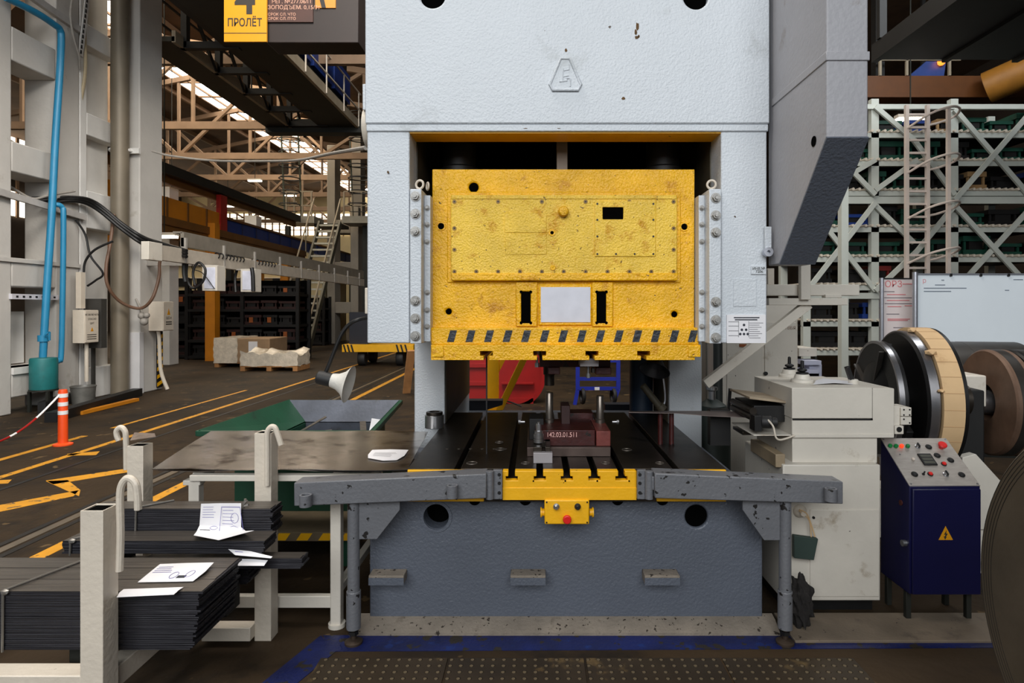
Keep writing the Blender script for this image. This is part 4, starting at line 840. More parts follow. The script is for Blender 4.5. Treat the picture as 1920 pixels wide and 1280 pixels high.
one(MB().cyl(P(1346, 630, 4.72), (X(1336, 4.75)+.03, 4.70, 0), .035), 'leaning_pipe', 'dark pipe leaning beside the white switch cabinet', 'pipe', mat('dark_pipe', (44, 48, 46), .5))
BRR = T('gas_cylinder', 'dark greenish cylinder standing behind the press column and the strip', 'cylinder', (X(1335, 4.45), 4.45, 0))
MB().lathe([(.13, 0), (.13, .82), (.10, .90), (.04, .94)], (X(1335, 4.45), 4.45, 0), n=28).o('bottle', mat('dark_green_cylinder', (42, 50, 46), .5, .2), BRR)
MB().lathe([(.025, .94), (.025, 1.0), (.04, 1.01), (.04, 1.03)], (X(1335, 4.45), 4.45, 0), n=16).o('cylinder_valve', BRIGHT, BRR)
SHF = T('parts_box', 'small white tray of papers on a stand behind the feeder', 'tray', (X(1522, 5.3), 5.3, 0))
MB().box(X(1498, 5.2), X(1532, 5.2), 5.2, 5.5, Z(668, 5.2), Z(652, 5.2)).o('tray_shell', MACH, SHF, .004)
for px in (1500, 1530): MB().box(X(px-2, 5.3), X(px+2, 5.3), 5.3, 5.34, 0, Z(668, 5.3)).o('tray_leg', DARKST, SHF)
for k, (a_, b_, c_) in enumerate(((1508, 684, 1540), (1500, 700, 1535))):
    one(MB().box(X(a_, 5.1), X(c_, 5.1), 5.1, 5.3, Z(b_, 5.1), Z(b_-8, 5.1)).box(X(a_, 5.2)+.02, X(c_, 5.2)-.02, 5.15, 5.25, 0, Z(b_, 5.1)), 'document_stand', ('pale document box stacked behind the adjusters', 'lower pale document box behind the adjusters')[k], 'box', mat('bluish_white', (186, 188, 206), .6))
# ================================================================ control desk
CD = T('control_desk', 'dark blue control desk with a sloping brushed panel of buttons', 'control desk', (2.07, 3.23, 0))
cy0, cy1 = 3.10, 3.36; cx0, cx1 = X(1705, cy0), X(1838, cy0)
cz0, czf, czb = Z(1114, cy0), Z(911, cy0), Z(822, cy1)
MB().prism([(cy0, cz0), (cy0, czf), (cy1, czb), (cy1, cz0)], 'x', cx0, cx1).o('cabinet', NAVY, CD, .005)
dr_ = MB().box(cx0+.01, cx1-.006, cy0-.014, cy0, cz0+.004, czf-.012).o('door', NAVY, CD, .004)
ty = cy0-.0155
tri = [(1773, 986), (1787, 1012), (1760, 1012)]
MB().prism([(X(a_, ty), Z(b_, ty)) for a_, b_ in tri], 'y', ty, cy0-.012).o('warning_sign', SIGNY, dr_)
MB().prism([(X(a_, ty), Z(b_, ty)) for a_, b_ in ((1774.5, 994), (1770, 1002), (1773, 1002), (1770.5, 1006), (1769, 1005), (1772, 1011), (1775, 1006), (1773.2, 1006.5), (1777, 1000), (1774, 1000))], 'y', ty-.001, ty+.001).o('lightning_mark', SIGNK, dr_)
MB().lathe([(.016, -.012), (.016, .02)], (cx0+.0, cy0+.03, Z(1022, cy0)), (-1, -.0, 0), 20).o('door_lock', BRIGHT, CD)
MB().cyl((cx0-.004, 3.17, Z(942, 3.17)), (cx0+.002, 3.17, Z(942, 3.17)), .014, n=18).o('side_switch', mat('brown_switch', (70, 30, 24), .5), CD)
ax = Vector((0, cy1-cy0, czb-czf)); plen = ax.length; ax.normalize(); nn = Vector((0, -ax.z, ax.y)); pw = cx1-cx0
def onp(u, v, h=0): return Vector((cx0+u*pw, cy0, czf))+ax*(v*plen)+nn*h     # u across, v up the slope
a4 = [onp(0.0, 0.0, .004), onp(1, 0.0, .004), onp(1, 1, .004), onp(0, 1, .004)]
MB().pts(a4+[p-nn*.006 for p in a4], [(0, 1, 2, 3), (7, 6, 5, 4), (0, 1, 5, 4), (1, 2, 6, 5), (2, 3, 7, 6), (3, 0, 4, 7)]).o('panel', PANELG, CD, .0015)
# panel pixel -> (u, v) through the ray / plane crossing
def pv(px, py):
    d = Vector(((px-CX)/F, 1, -(py-CY)/F)); o_ = Vector((0, 0, H)); q = onp(0, 0, .004); t_ = (q-o_).dot(nn)/d.dot(nn); w_ = o_+d*t_-q
    return w_.x/pw, w_.dot(ax)/plen
def button(px, py, name, m, r=.011, h=.014, collar=BLACK):
    u, v = pv(px, py); c_ = onp(u, v, .004)
    if collar: MB().lathe([(r*1.3, 0), (r*1.3, .005), (r*1.05, .006)], c_, nn, 20).o('collar', collar, CD)
    return MB().lathe([(r, .004), (r, h-.003), (r*.8, h)], c_, nn, 20).o(name, m, CD)
def pp(cx_, cy_): return 1640+cx_*220/1920, 810+cy_*130/1135
for a_, b_, m in ((245, 228, BTNG), (340, 232, BTNG), (432, 232, BTNL), (532, 232, BTNG)): button(*pp(a_, b_+14), 'indicator', m, .0105, .018, None)
for a_, b_ in ((700, 232), (1160, 690)):
    u, v = pv(*pp(a_, b_+10)); c_ = onp(u, v, .004); MB().lathe([(.014, 0), (.014, .005), (.010, .006), (.010, .018)], c_, nn, 20).o('selector', BRIGHT, CD); MB().bar(c_+nn*.016-ax*.012, c_+nn*.016+ax*.012, .007, .012).o('selector_grip', BLACK, CD)
for a_, b_ in ((880, 245), (1020, 385), (1240, 462), (650, 692), (1420, 700)): button(*pp(a_, b_), 'push_button', BLACK, .0125, .010)
for a_, b_, m in ((1130, 525, BTNR), (908, 690, BTNR)): button(*pp(a_, b_), 'push_button', m, .0105, .012)
button(*pp(625, 450), 'push_button', BTNW, .0085, .010, None); button(*pp(412, 368), 'push_button', BRIGHT, .004, .006, None)
u, v = pv(*pp(1085, 255)); c_ = onp(u, v, .004); MB().lathe([(.012, 0), (.013, .012), (.020, .016), (.022, .026), (.018, .031)], c_, nn, 28).o('emergency_stop', BTNR, CD)
u0, v0 = pv(*pp(810, 548)); u1, v1 = pv(*pp(690, 362)); u2, v2 = pv(*pp(1030, 548))
s4 = [onp(u0, v0, .004), onp(u2, v0, .004), onp(u2-.0, v1, .004), onp(u0, v1, .004)]
MB().pts(s4+[p+nn*.008 for p in s4], [(3, 2, 1, 0), (4, 5, 6, 7), (0, 1, 5, 4), (1, 2, 6, 5), (2, 3, 7, 6), (3, 0, 4, 7)]).o('counter', BLACK, CD, .002)
for k in range(3):
    f0, f1 = .12+k*.28, .12+k*.28+.20; du = (u2-u0)
    s4 = [onp(u0+.1*du, v0+(v1-v0)*f0, .0125), onp(u0+.9*du, v0+(v1-v0)*f0, .0125), onp(u0+.9*du, v0+(v1-v0)*f1, .0125), onp(u0+.1*du, v0+(v1-v0)*f1, .0125)]
    MB().pts(s4, [(0, 1, 2, 3)]).o('display', mat('dim_display', (78, 78, 70), .25), CD)
u, v = pv(*pp(795, 690)); c_ = onp(u, v, .004); MB().lathe([(.007, 0), (.007, .004), (.003, .005), (.004, .022)], c_, nn, 14).o('toggle', BLACK, CD)
for u, v in ((.03, .03), (.97, .03), (.03, .97), (.97, .97)): MB().cyl(onp(u, v, .004), onp(u, v, .006), .005, n=12).o('panel_screw', BRIGHT, CD)
for xx, yy in ((cx0+.02, cy0+.05), (cx1-.03, cy0+.05), (cx0+.02, cy1-.04), (cx1-.03, cy1-.04)): MB().box(xx-.013, xx+.013, yy-.013, yy+.013, .014 if yy < 3.2 else 0, cz0).o('leg', DARKST, CD, .002)
# ================================================================ decoilers
def disc(mb_args): pass
def rotz(c, a):
    ca, sa = math.cos(a), math.sin(a)
    return lambda v: Vector((c[0]+(v.x-c[0])*ca-(v.y-c[1])*sa, c[1]+(v.x-c[0])*sa+(v.y-c[1])*ca, v.z))
RZ = math.radians(-8); o2 = .13
DA = T('decoiler', 'white stand with hub carrying the paper wrapped coil', 'decoiler', (2.35, 4.05, 0))
C = (X(1640, 4.05), 4.05, Z(746, 4.05)); wp = rotz(C, RZ)
MB().cyl((C[0]+.03, C[1], C[2]), (C[0]+.55, C[1], C[2]), .10, n=28).warp(wp).o('hub_shaft', STEEL, DA)
MB().box(C[0]+.53, C[0]+.72, C[1]+.10, C[1]+.45, .0, C[2]+.05).warp(wp).o('stand', BLACKST, DA, .01)
MB().box(C[0]+.10, C[0]+.72, C[1]+.25, C[1]+.45, .0, .35).warp(wp).o('foot_beam', MACH, DA, .008)
MB().prism([(X(p_, 3.75), Z(q_, 3.75)) for p_, q_ in ((1790, 852), (1815, 846), (1892, 930), (1868, 985), (1790, 985))], 'y', 3.68, 3.74).box(X(1795, 3.75), X(1860, 3.75), 3.7, 3.9, 0, Z(980, 3.75)).o('guard_foot', MACH, DA, .004)
for k in range(3):
    a_ = PI/2+k*2*PI/3; e = Vector((0, math.cos(a_), math.sin(a_)))
    MB().bar(Vector(C)+Vector((.06, 0, 0)), Vector(C)+Vector((.06, 0, 0))+e*.36, .08, .05).warp(wp).o('spreader_arm', BLACK, DA, .004)
c1 = T('steel_coil', 'narrow dark steel coil closest to the feeder head', 'coil', C)
R1 = 107*4.05/F
MB().lathe([(.24, 0), (R1-.012, 0), (R1, .012), (R1, .05), (R1-.01, .055), (.24, .055), (.24, 0)], C, (1, 0, 0), 64, cap=False).warp(wp).o('wound_strip', COILD, c1)
MB().ring((C[0]-.001, C[1], C[2]), (1, 0, 0), R1-.016, R1+.0015, .03, 64).warp(wp).o('shiny_edge', COILS, c1)
MB().lathe([(.05, -.05), (.09, -.04), (.20, -.012), (.24, 0)], C, (1, 0, 0), 32).warp(wp).o('hub_cone', COILD, c1)
for a_ in (.6, 2.0, 3.4, 4.9):
    e = Vector((0, math.cos(a_), math.sin(a_))); MB().bar(Vector(C)+e*.10+Vector((-.012, 0, 0)), Vector(C)+e*(R1-.03)+Vector((-.012, 0, 0)), .035, .012).warp(wp).o('tie_band', COILF, c1)
MB().cyl((C[0]+.10, C[1], C[2]), (C[0]+o2+.2, C[1], C[2]), .195, n=32).warp(wp).o('expanding_hub', BLACK, DA)
c2 = T('steel_coil', 'coil wrapped in kraft paper with a shiny steel edge', 'coil', C)
R2 = .445
MB().lathe([(.20, 0), (R2-.02, 0), (R2, .02), (R2, .065), (R2-.02, .07), (.20, .07), (.20, 0)], (C[0]+o2, C[1], C[2]), (1, 0, 0), 72, cap=False).warp(wp).o('wound_strip', COILD, c2)
MB().ring((C[0]+o2+.012, C[1], C[2]), (1, 0, 0), R2-.03, R2+.001, .05, 72).warp(wp).o('shiny_edge', COILS, c2)
kp = MB().ring((C[0]+o2+.07, C[1], C[2]), (1, 0, 0), .22, R2+.022, .115, 96).warp(wp).o('paper_wrap', KRAFT, c2)
MB().ring((C[0]+o2+.185, C[1], C[2]), (1, 0, 0), .22, R2+.020, .022, 72).warp(wp).o('outer_flange', COILD, c2)
for k in range(30):
    a_ = 2*PI*k/30; e = Vector((0, math.cos(a_), math.sin(a_)))
    MB().bar(Vector(C)+Vector((o2+.07, 0, 0))+e*(R2+.0225), Vector(C)+Vector((o2+.185, 0, 0))+e*(R2+.0225), .003, .002).warp(wp).o('paper_fold', mat('paper_crease', (176, 140, 100), .8), c2)
for a_, s_ in ((1.75, 1.0), (2.35, 1.2), (2.9, .7)):
    e = Vector((0, math.cos(a_), math.sin(a_))); MB().ball(Vector(C)+Vector((o2+.065, 0, 0))+e*(R2+.012), .024*s_, 1.2, 1.6, .7, 1).warp(wp).o('torn_paper', KRAFT, c2)
# second decoiler with two plain coils
DB = T('decoiler', 'white stand with hub carrying the rusty brown plain coils', 'decoiler', (3.5, 4.4, 0))
C = (X(1846, 4.4), 4.4, Z(753, 4.4)); wp = rotz(C, RZ)
MB().cyl((C[0]-.14, C[1], C[2]), (C[0]+.75, C[1], C[2]), .085, n=28).warp(wp).o('hub_shaft', COILS, DB)
MB().box(C[0]-.20, C[0]-.05, C[1]-.12, C[1]+.25, C[2]-.02, C[2]+.20).warp(wp).o('stand_head', MACH, DB, .01)
MB().box(C[0]-.18, C[0]-.07, C[1]+.0, C[1]+.22, .0, C[2]).warp(wp).o('stand', DARKST, DB, .01)
MB().box(C[0]-.25, C[0]+1.3, C[1]+.05, C[1]+.25, .0, .2).warp(wp).o('base_beam', DARKST, DB, .01)
def coil(label, c, R, w_, m, n=1, gap=.02):
    k_ = T('steel_coil', label, 'coil', c)
    for i in range(n):
        MB().lathe([(.13, 0), (R-.012, 0), (R, .012), (R, w_-.004), (R-.012, w_), (.13, w_), (.13, 0)], (c[0]+i*(w_+gap), c[1], c[2]), (1, 0, 0), 72, cap=False).warp(wp).o('wound_strip', m, k_)
        MB().ring((c[0]+i*(w_+gap)+w_*.25, c[1], c[2]), (1, 0, 0), R-.01, R+.001, w_*.5, 72).warp(wp).o('shiny_edge', COILF, k_)
    return k_
coil('brown plain steel coil with a bright hub, beside the kraft wrapped coil', C, 98*4.4/F, .13, COILB)
coil('dark plain steel coil just behind the brown one on the same shaft', (C[0]+.15, C[1], C[2]), 98*4.4/F, .14, COILD)
C2 = (C[0]+.30, C[1]+.95, Z(745, 5.35)); wp = rotz(C2, RZ)
DC = coil('large dark coil standing under the whiteboard at the rear', (C2[0], C2[1], .47), .46, .6, COILF)
MB().box(C2[0]-.05, C2[0]+.65, C2[1]-.3, C2[1]-.2, 0, .12).warp(wp).o('cradle', DARKST, DC); MB().box(C2[0]-.05, C2[0]+.65, C2[1]+.2, C2[1]+.3, 0, .12).warp(wp).o('cradle', DARKST, DC)
for v_ in DC.children: v_.location = v_.location+Vector((0, 0, Z(640, C2[1])-.93))
# the coil standing closest to the camera
NC = T('steel_coil', 'huge steel coil standing on the floor, cut off by the photo edge', 'coil', (1.8, 1.62, 0))
c = (1.645, 1.62, .655)
MB().lathe([(.26, .0), (.645, 0), (.655, .01), (.655, .30), (.645, .31), (.26, .31), (.26, 0)], c, (1, 0, 0), 96, cap=False).o('wound_strip', COILN, NC)
for k in range(5): MB().ring((c[0]-.0008, c[1], c[2]), (1, 0, 0), .6425-k*.012, .6445-k*.012, .002, 96).o('wrap_edge', COILF, NC)
# ================================================================ boards
WB = T('whiteboard', 'large framed whiteboard with two faint lines of writing', 'board', (3.9, 5.75, 0))
y = 5.7; bx0, bx1 = X(1718, y), X(1975, y)
zt_, zb_ = Z(514, y), Z(740, y)
fc = MB().box(bx0, bx1, y, y+.02, zb_, zt_).o('board_face', WBOARD, WB)
for a_, b_ in ((bx0-.035, bx0+.012), (bx1-.012, bx1+.035)): MB().cyl(((a_+b_)/2, y, 0), ((a_+b_)/2, y, zt_+.02), .024, n=16).o('frame_post', ALU, WB)
for zz in (zt_, zb_): MB().box(bx0, bx1, y-.006, y+.022, zz-.008, zz+.008).o('frame_rail', ALU, WB)
for px in (1782, 1838, 1890): MB().box(X(px-2, y), X(px+2, y), y-.014, y, zt_-.02, zt_+.006).o('clip', BLACK, WB)
for a_, b_, yy, m in ((1732, 1812, 540, INKB), (1732, 1783, 546, INKB), (1753, 1772, 534, INKB), (1765, 1770, 525, INKB), (1900, 1918, 524, INKB), (1884, 1892, 544, INKB)):
    MB().box(X(a_, y), X(b_, y), y-.002, y+.001, Z(yy+.8, y), Z(yy-.8, y)).o('handwriting', mat('faint_ink', (120, 130, 142), .8), fc)
text('red_mark', 'р', (X(1733, y), y-.001, Z(526, y)), .06, mat('faint_red', (214, 150, 156), .8), fc)
MB().tube([P(1768, 652, y-.01), P(1785, 657, y-.01), P(1800, 660, y-.01)], .006, 6, 3).o('red_line', mat('faint_red', (214, 150, 156), .8), fc)
SB = T('notice_board', 'narrow notice board of red and black text beside the whiteboard', 'board', (3.4, 6.0, 0))
y = 5.9; x0, x1 = X(1652, y), X(1722, y)
fc = MB().box(x0, x1, y, y+.02, Z(640, y), Z(523, y)).o('board_face', SBOARD, SB)
MB().cyl((x0-.0, y-.01, 0), (x0-.0, y-.01, Z(521, y)), .02, n=14).o('frame_post', ALU, SB); MB().cyl((x1, y-.01, 0), (x1, y-.01, Z(521, y)), .02, n=14).o('frame_post', ALU, SB)
MB().box(x0, x1, y-.005, y+.022, Z(523.5, y), Z(521, y)).o('frame_rail', BLACK, SB)
text('board_heading', 'РОРЗ', (X(1670, y), y-.001, Z(533, y)), .085, mat('soft_red', (206, 116, 118), .8), fc)
MB().box(X(1692, y), X(1716, y), y-.002, y+.001, Z(533, y), Z(531.5, y)).o('printed_line', mat('soft_red', (206, 116, 118), .8), fc)
for a_, b_, yy, m in ((1657, 1677, 546.5, 0), (1663, 1698, 552, 1), (1658, 1715, 558, 0), (1663, 1705, 563, 1), (1659, 1715, 569, 0), (1664, 1690, 574.5, 1), (1696, 1715, 573, 1), (1662, 1686, 588.5, 0), (1664, 1706, 598, 1), (1664, 1702, 600.5, 1), (1675, 1696, 614, 0)):
    MB().box(X(a_, y), X(b_, y), y-.002, y+.001, Z(yy+.7, y), Z(yy-.7, y)).o('printed_line', mat('soft_red', (206, 116, 118), .8) if m else mat('soft_ink', (120, 112, 118), .8), fc)
# ================================================================ hall shell
struct(MB().box(-30.2, -30, -7, 52, 0, 13), 'wall_left', DARKW)
struct(MB().box(18, 18.2, -7, 52, 0, 13), 'wall_right', DARKW)
wbk = struct(MB().box(-30, 18, 52, 52.2, 0, 13), 'wall_back', CREAM)
RZ_ = 11.4
# roof with two glazed strips running down the hall
roof = struct(MB().box(-30, -15.6, 1, 52, RZ_, RZ_+.15).box(-13.4, 18, 1, 52, RZ_, RZ_+.15).box(-15.6, -13.4, 1, 12, RZ_, RZ_+.15), 'ceiling', ROOFM)
sk = struct(MB().box(-15.6, -13.4, 12, 52, RZ_+.05, RZ_+.1), 'window_1', SKY)
for k in range(22): struct(MB().box(-15.6, -13.4, 12.2+k*1.8, 12.3+k*1.8, RZ_-.02, RZ_+.05), 'glazing_bar', TRUSS, sk)
for x in (-15.0, -14.2): struct(MB().box(x-.03, x+.03, 12, 52, RZ_-.03, RZ_+.05), 'glazing_bar', TRUSS, sk)
s2 = struct(MB().box(-29.95, -29.9, 16, 50, 10.0, 12.4).box(-29.95, -29.9, 20, 50, 6.9, 8.3), 'window_2', SKYB)
for k in range(20): struct(MB().box(-29.9, -29.8, 16+k*1.75, 16.16+k*1.75, 6.8, 12.5), 'glazing_bar', TRUSS, s2)
s3 = struct(MB().box(-29.5, -14, 51.93, 51.98, 7.8, 9.6), 'window_3', SKYB)
for k in range(26): struct(MB().box(-29.5+k*.6, -29.4+k*.6, 51.84, 51.93, 7.7, 9.7), 'glazing_bar', TRUSS, s3)
for k in range(3): struct(MB().box(-29.5, -14, 51.84, 51.93, 8.2+k*.5, 8.26+k*.5), 'glazing_bar', TRUSS, s3)
# ---------------------------------------------------------------- roof trusses across the hall
for i, yt in enumerate((15.8, 21.5, 25.8, 30.0, 34.5, 39.5, 45.0)):
    zb = 8.0; x0, x1 = -24.0, -3.0; m = MB()
    m.bar((x0, yt, zb), (x1, yt, zb), .16, .26).bar((x0, yt, 9.4), ((x0+x1)/2-1, yt, RZ_-.1), .16, .2).bar(((x0+x1)/2-1, yt, RZ_-.1), (x1, yt, 9.4), .16, .2)
    n = 7; st = (x1-x0)/n
    def tz(x): mid = (x0+x1)/2-1; return 9.4+(RZ_-9.5)*(1-abs(x-mid)/((x1-x0)/2+1))
    for k in range(n+1):
        x = x0+k*st; m.bar((x, yt, zb), (x, yt, tz(x)), .10)
        if k < n:
            if k % 2: m.bar((x, yt, zb), (x+st, yt, tz(x+st)), .12)
            else: m.bar((x, yt, tz(x)), (x+st, yt, zb), .12)
    one(m, 'roof_truss', 'tan lattice roof truss over the hall, %s from the press side' % ORD[i], 'roof truss', TRUSS, 'roof trusses')
for i, x in enumerate((-22, -19, -16.2, -12.6, -9.8, -7, -4.5)):
    one(MB().box(x-.06, x+.06, 13, 51, RZ_-.22, RZ_-.02), 'roof_purlin', 'long tan purlin under the roof sheet, %s from the far wall side of the hall' % ORD[i], 'purlin', TRUSS, 'roof purlins')
def lamp_tube(px, py, Y, lab):
    c = P(px, py, Y); t = T('tube_light', lab, 'lamp', c, 'hanging tube lights')
    MB().box(c.x-.30, c.x+.30, c.y-.08, c.y+.08, c.z, c.z+.07).o('housing', IVORY, t)
    MB().box(c.x-.28, c.x+.28, c.y-.085, c.y+.07, c.z-.05, c.z).o('tube', LAMP, t)
    MB().box(c.x-.01, c.x+.01, c.y-.01, c.y+.01, c.z+.07, RZ_).o('hanger', DARKST, t)
for a in ((478, 338, 27, 'lit tube light hanging above the crane girders'), (427, 386, 30, 'lit tube light just right of the red panel'), (545, 366, 33, 'lit tube light left of the high platform'), (308, 442, 14, 'lit tube light close to the tall column edge'), (322, 417, 24, 'small lit tube light beneath the ochre girder')): lamp_tube(*a)
lamp_tube(1707, 222, 12.9, 'lit tube light behind the pinkish caged ladder')
# ---------------------------------------------------------------- concrete ladder columns on the hall side
WX = -7.9
LC = T('concrete_column', 'grey white concrete frame column with square openings carrying the blue pipes', 'column', (WX-.26, 9.6, 0))
m = MB(); rib = [(.25, .70), (1.93, 2.37), (3.67, 4.13), (5.35, 5.86), (7.1, 8.2)]
m.box(WX-.52, WX, 8.3, 9.25, 0, 8.2).box(WX-.52, WX, 10.1, 10.62, 0, 8.2)
for a, b in rib: m.box(WX-.52, WX, 9.25, 10.1, a, b)
m.o('frame', CONC, LC, .02)
cd_ = MB().bar((WX+.03, 8.4, 6.55), (WX+.03, 10.6, 6.40), .07, .11).o('conduit', mat('conduit_grey', (170, 166, 162), .5), LC)
MB().box(WX, WX+.03, 8.4, 10.62, 2.30, 2.36).o('band', CONC, LC)
cb = MB().box(WX-.02, WX+.05, 9.2, 10.1, 1.74, 1.82).o('slotted_bar', mat('white_bar', (200, 198, 204), .5), LC)
for k in range(7): MB().box(WX+.05, WX+.054, 9.27+k*.12, 9.31+k*.12, 1.765, 1.795).o('slot', BLACK, cb)
MB().bar((WX+.05, 8.4, 3.35), (WX+.05, 10.7, 3.18), .05, .10).o('conduit', mat('conduit_grey', (170, 166, 162), .5), LC)
MB().box(WX-.3, WX+.03, 9.25, 10.1, .60, .70).o('sill', CONCW, LC)
MB().box(WX-.50, WX-.44, 9.26, 10.0, .72, 1.55).o('back_panel', CONCW, LC)
pt = MB().bar(P(164, -5, 10.60), P(151, 104, 10.60), .012, .10).o('perforated_tray', CONCW, LC)
for k in range(11): q_ = P(163.2, 2, 10.60).lerp(P(152, 98, 10.60), k/10); MB().box(q_.x-.02, q_.x+.02, 10.575, 10.592, q_.z-.03, q_.z+.03).o('slot', BLACK, LC)
SC2 = T('concrete_column', 'whitewashed concrete column with stacked recesses between the blue pipes and the brown pipe', 'column', (WX-.1, 11, 0))
m = MB().box(WX-.32, WX-.2, 10.64, 11.62, 0, 8.4).box(WX-.3, WX, 10.64, 10.80, 0, 8.4)
for a, b in ((6.25, 6.62), (4.66, 5.05), (3.02, 3.68), (.0, .55), (8.0, 8.4)): m.box(WX-.3, WX, 10.80, 11.62, a, b)
m.o('frame', CONCW, SC2, .015)
one(MB().cyl((X(225, 11.3), 11.3, 0), (X(225, 11.3), 11.3, 9), .147, n=28), 'drain_pipe', 'thick brown grey pipe rising beside the white column', 'pipe', PIPEG)
SC3 = T('concrete_column', 'tall pale column with hazard striped edge and electric box', 'column', (-7.3, 11.9, 0))
cx0_, cx1_ = X(238, 11.5), X(303, 11.5)
MB().box(-7.72, -7.42, 11.5, 12.2, 0, 9).o('shaft', CONC, SC3, .02)
MB().box(-7.68, -7.405, 11.47, 11.60, .0, 1.15).o('worn_plate', mat('worn_white_plate', (206, 204, 204), .6, 0, .05, 3, 0, 10, None, ((176, 136, 108), .60, 2.0)), SC3, .003)
MB().torus((X(228, 11.4), 11.42, Z(283, 11.4)), (0, 0, 1), .19, .03).bar(P(240, 283, 11.42), P(262, 283, 11.42), .05, .10).o('pipe_clamp', CONCW, SC3)
hpz = MB().box(-7.42, -7.40, 12.0, 12.18, .05, 1.15).o('edge_plate', BLACK, SC3)
for k in range(7): MB().prism([(12.0, .07+k*.15), (12.18, .13+k*.15), (12.18, .20+k*.15), (12.0, .14+k*.15)], 'x', -7.401, -7.396).o('hazard_stripe', YEL2, SC3)
def ebox(label, x, y0, y1, z0, z1, dep):
    b = T('electric_box', label, 'electric box', (x-dep/2, (y0+y1)/2, z0)); MB().box(x-dep, x, y0, y1, z0, z1).o('housing', IVORY, b, .006)
    d = MB().box(x, x+.012, y0+.01, y1-.01, z0+.01, z1-.01).o('door', IVORY, b, .003)
    return b, d
b, d = ebox('pale electric box with printed warning lines by the brown pipe', X(158, 10.33), 10.33, 10.66, Z(643, 10.4), Z(581, 10.4), .20)
xx = X(158, 10.33)+.0135
for k, t_ in enumerate(('НЕ ВКЛЮЧАТЬ', 'ОПАСНО', 'ЩИТ')): text('warning_text', t_, (xx, 10.495, Z(590+k*8, 10.45)), .045, SIGNK, d, (PI/2, 0, PI/2))
for k in range(3): MB().box(xx-.002, xx, 10.38, 10.60, Z(628+k*4, 10.45), Z(626.6+k*4, 10.45)).o('printed_line', SIGNK, d)
MB().prism([(10.46, Z(621, 10.45)), (10.53, Z(621, 10.45)), (10.495, Z(613, 10.45))], 'x', xx-.002, xx).o('warning_sign', SIGNY, d)
MB().box(xx-.21, xx-.12, 10.4, 10.5, Z(578, 10.4), Z(510, 10.4)).o('conduit', IVORY, b); MB().cyl((xx-.1, 10.5, Z(643, 10.4)), (xx-.1, 10.5, .35), .03).o('conduit', IVORY, b)
one(MB().box(X(162, 10.8), X(196, 10.8), 10.72, 10.86, Z(652, 10.8), Z(560, 10.8)).box(X(176, 10.85), X(180, 10.85), 10.78, 10.84, 0, 1.5), 'back_board', 'dark mounting board behind the pale electric box', 'board', mat('board_grey_dark', (52, 50, 46), .7))
bx = -7.14
b, d = ebox('cream electric box with yellow triangle on the tall column corner', bx, 11.75, 12.09, Z(620, 11.8), Z(565, 11.8), .275)
xx = bx+.0135
MB().prism([(11.87, Z(590, 11.9)), (11.97, Z(590, 11.9)), (11.92, Z(578, 11.9))], 'x', xx-.002, xx).o('warning_sign', SIGNY, d)
text('warning_text', 'ЩО-4', (xx, 11.92, Z(596, 11.9)), .07, SIGNK, d, (PI/2, 0, PI/2))
for k in range(2): MB().box(xx-.002, xx, 11.83, 12.02, Z(604.5+k*4, 11.9), Z(602.5+k*4, 11.9)).o('printed_line', SIGNK, d)
MB().tube([(bx-.15, 11.85, Z(620, 11.8)), (bx-.16, 11.9, 1.0), (bx-.16, 11.95, .4), (bx-.06, 12.0, .02)], .035, 8, 5).o('conduit', IVORY, b)
sk_ = T('cable_knot', 'grey knotted lump of cable hanging left of the cream electric box', 'cable', P(269, 597, 11.2))
for a_, b_, r in ((265, 592, .06), (275, 591, .055), (270, 603, .07)): MB().ball(P(a_, b_, 11.25), r, n=2).o('cable_lump', CABLE, sk_)
MB().tube([P(270, 592, 11.3), P(262, 575, 11.45), P(255, 560, 11.5)], .02, 8, 4).o('cable_tail', CABLE, sk_)
# ---------------------------------------------------------------- pipes, tank and cables
BP = T('blue_pipe', 'bright blue pipe bending down the concrete frame to the teal tank', 'pipe', (-7.72, 9.8, .8))
MB().tube([P(10, -5, 9.0), P(70, 25, 9.5), P(103, 47, 9.85), P(112, 55, 9.95), P(115, 72, 10.0), P(112, 140, 9.95), P(104, 260, 9.9), P(97, 400, 9.8), P(88, 540, 9.72), P(82, 640, 9.67), P(80, 675, 9.67)], .052, 12, 4).o('pipe_run', PIPEB, BP)
MB().ring(P(81, 640, 9.67), (0, 0, 1), .05, .075, .10, 20).o('coupling', PIPEB, BP); MB().bar(P(84, 628, 9.6), P(93, 622, 9.6), .02).bar(P(93, 622, 9.6), P(93, 638, 9.6), .02).o('tap', PIPEB, BP)
BP2 = T('blue_pipe', 'second blue pipe branching off and dropping beside the first', 'pipe', (-7.72, 10, .8))
MB().tube([P(98, 384, 9.85), P(110, 384, 9.9), P(117, 390, 9.95), P(119, 405, 9.95), P(118, 520, 9.95), P(115, 660, 9.95), P(110, 676, 9.9), P(100, 680, 9.8)], .04, 12, 4).o('pipe_run', PIPEB, BP2)
tc_ = P(82, 732, 9.55)
TK = T('teal_tank', 'round teal tank on a stand under the blue pipe', 'tank', (tc_.x, tc_.y, 0))
MB().lathe([(.175, 0), (.182, .02), (.182, .46), (.172, .49), (.16, .49)], (tc_.x, tc_.y, tc_.z+.02), n=32).o('vessel', TANK, TK)
for dx, dy in ((-.14, -.1), (.14, -.1), (0, .14)): MB().box(tc_.x+dx-.02, tc_.x+dx+.02, tc_.y+dy-.02, tc_.y+dy+.02, 0, tc_.z).o('leg', DARKST, TK)
MB().ring((tc_.x, tc_.y, tc_.z), (0, 0, 1), .10, .19, .025, 24).o('stand_ring', DARKST, TK)
bp_ = P(156, 757, 10.2)
BK = T('metal_bucket', 'grey galvanised bucket at the foot of the brown pipe', 'bucket', (bp_.x, bp_.y, 0))
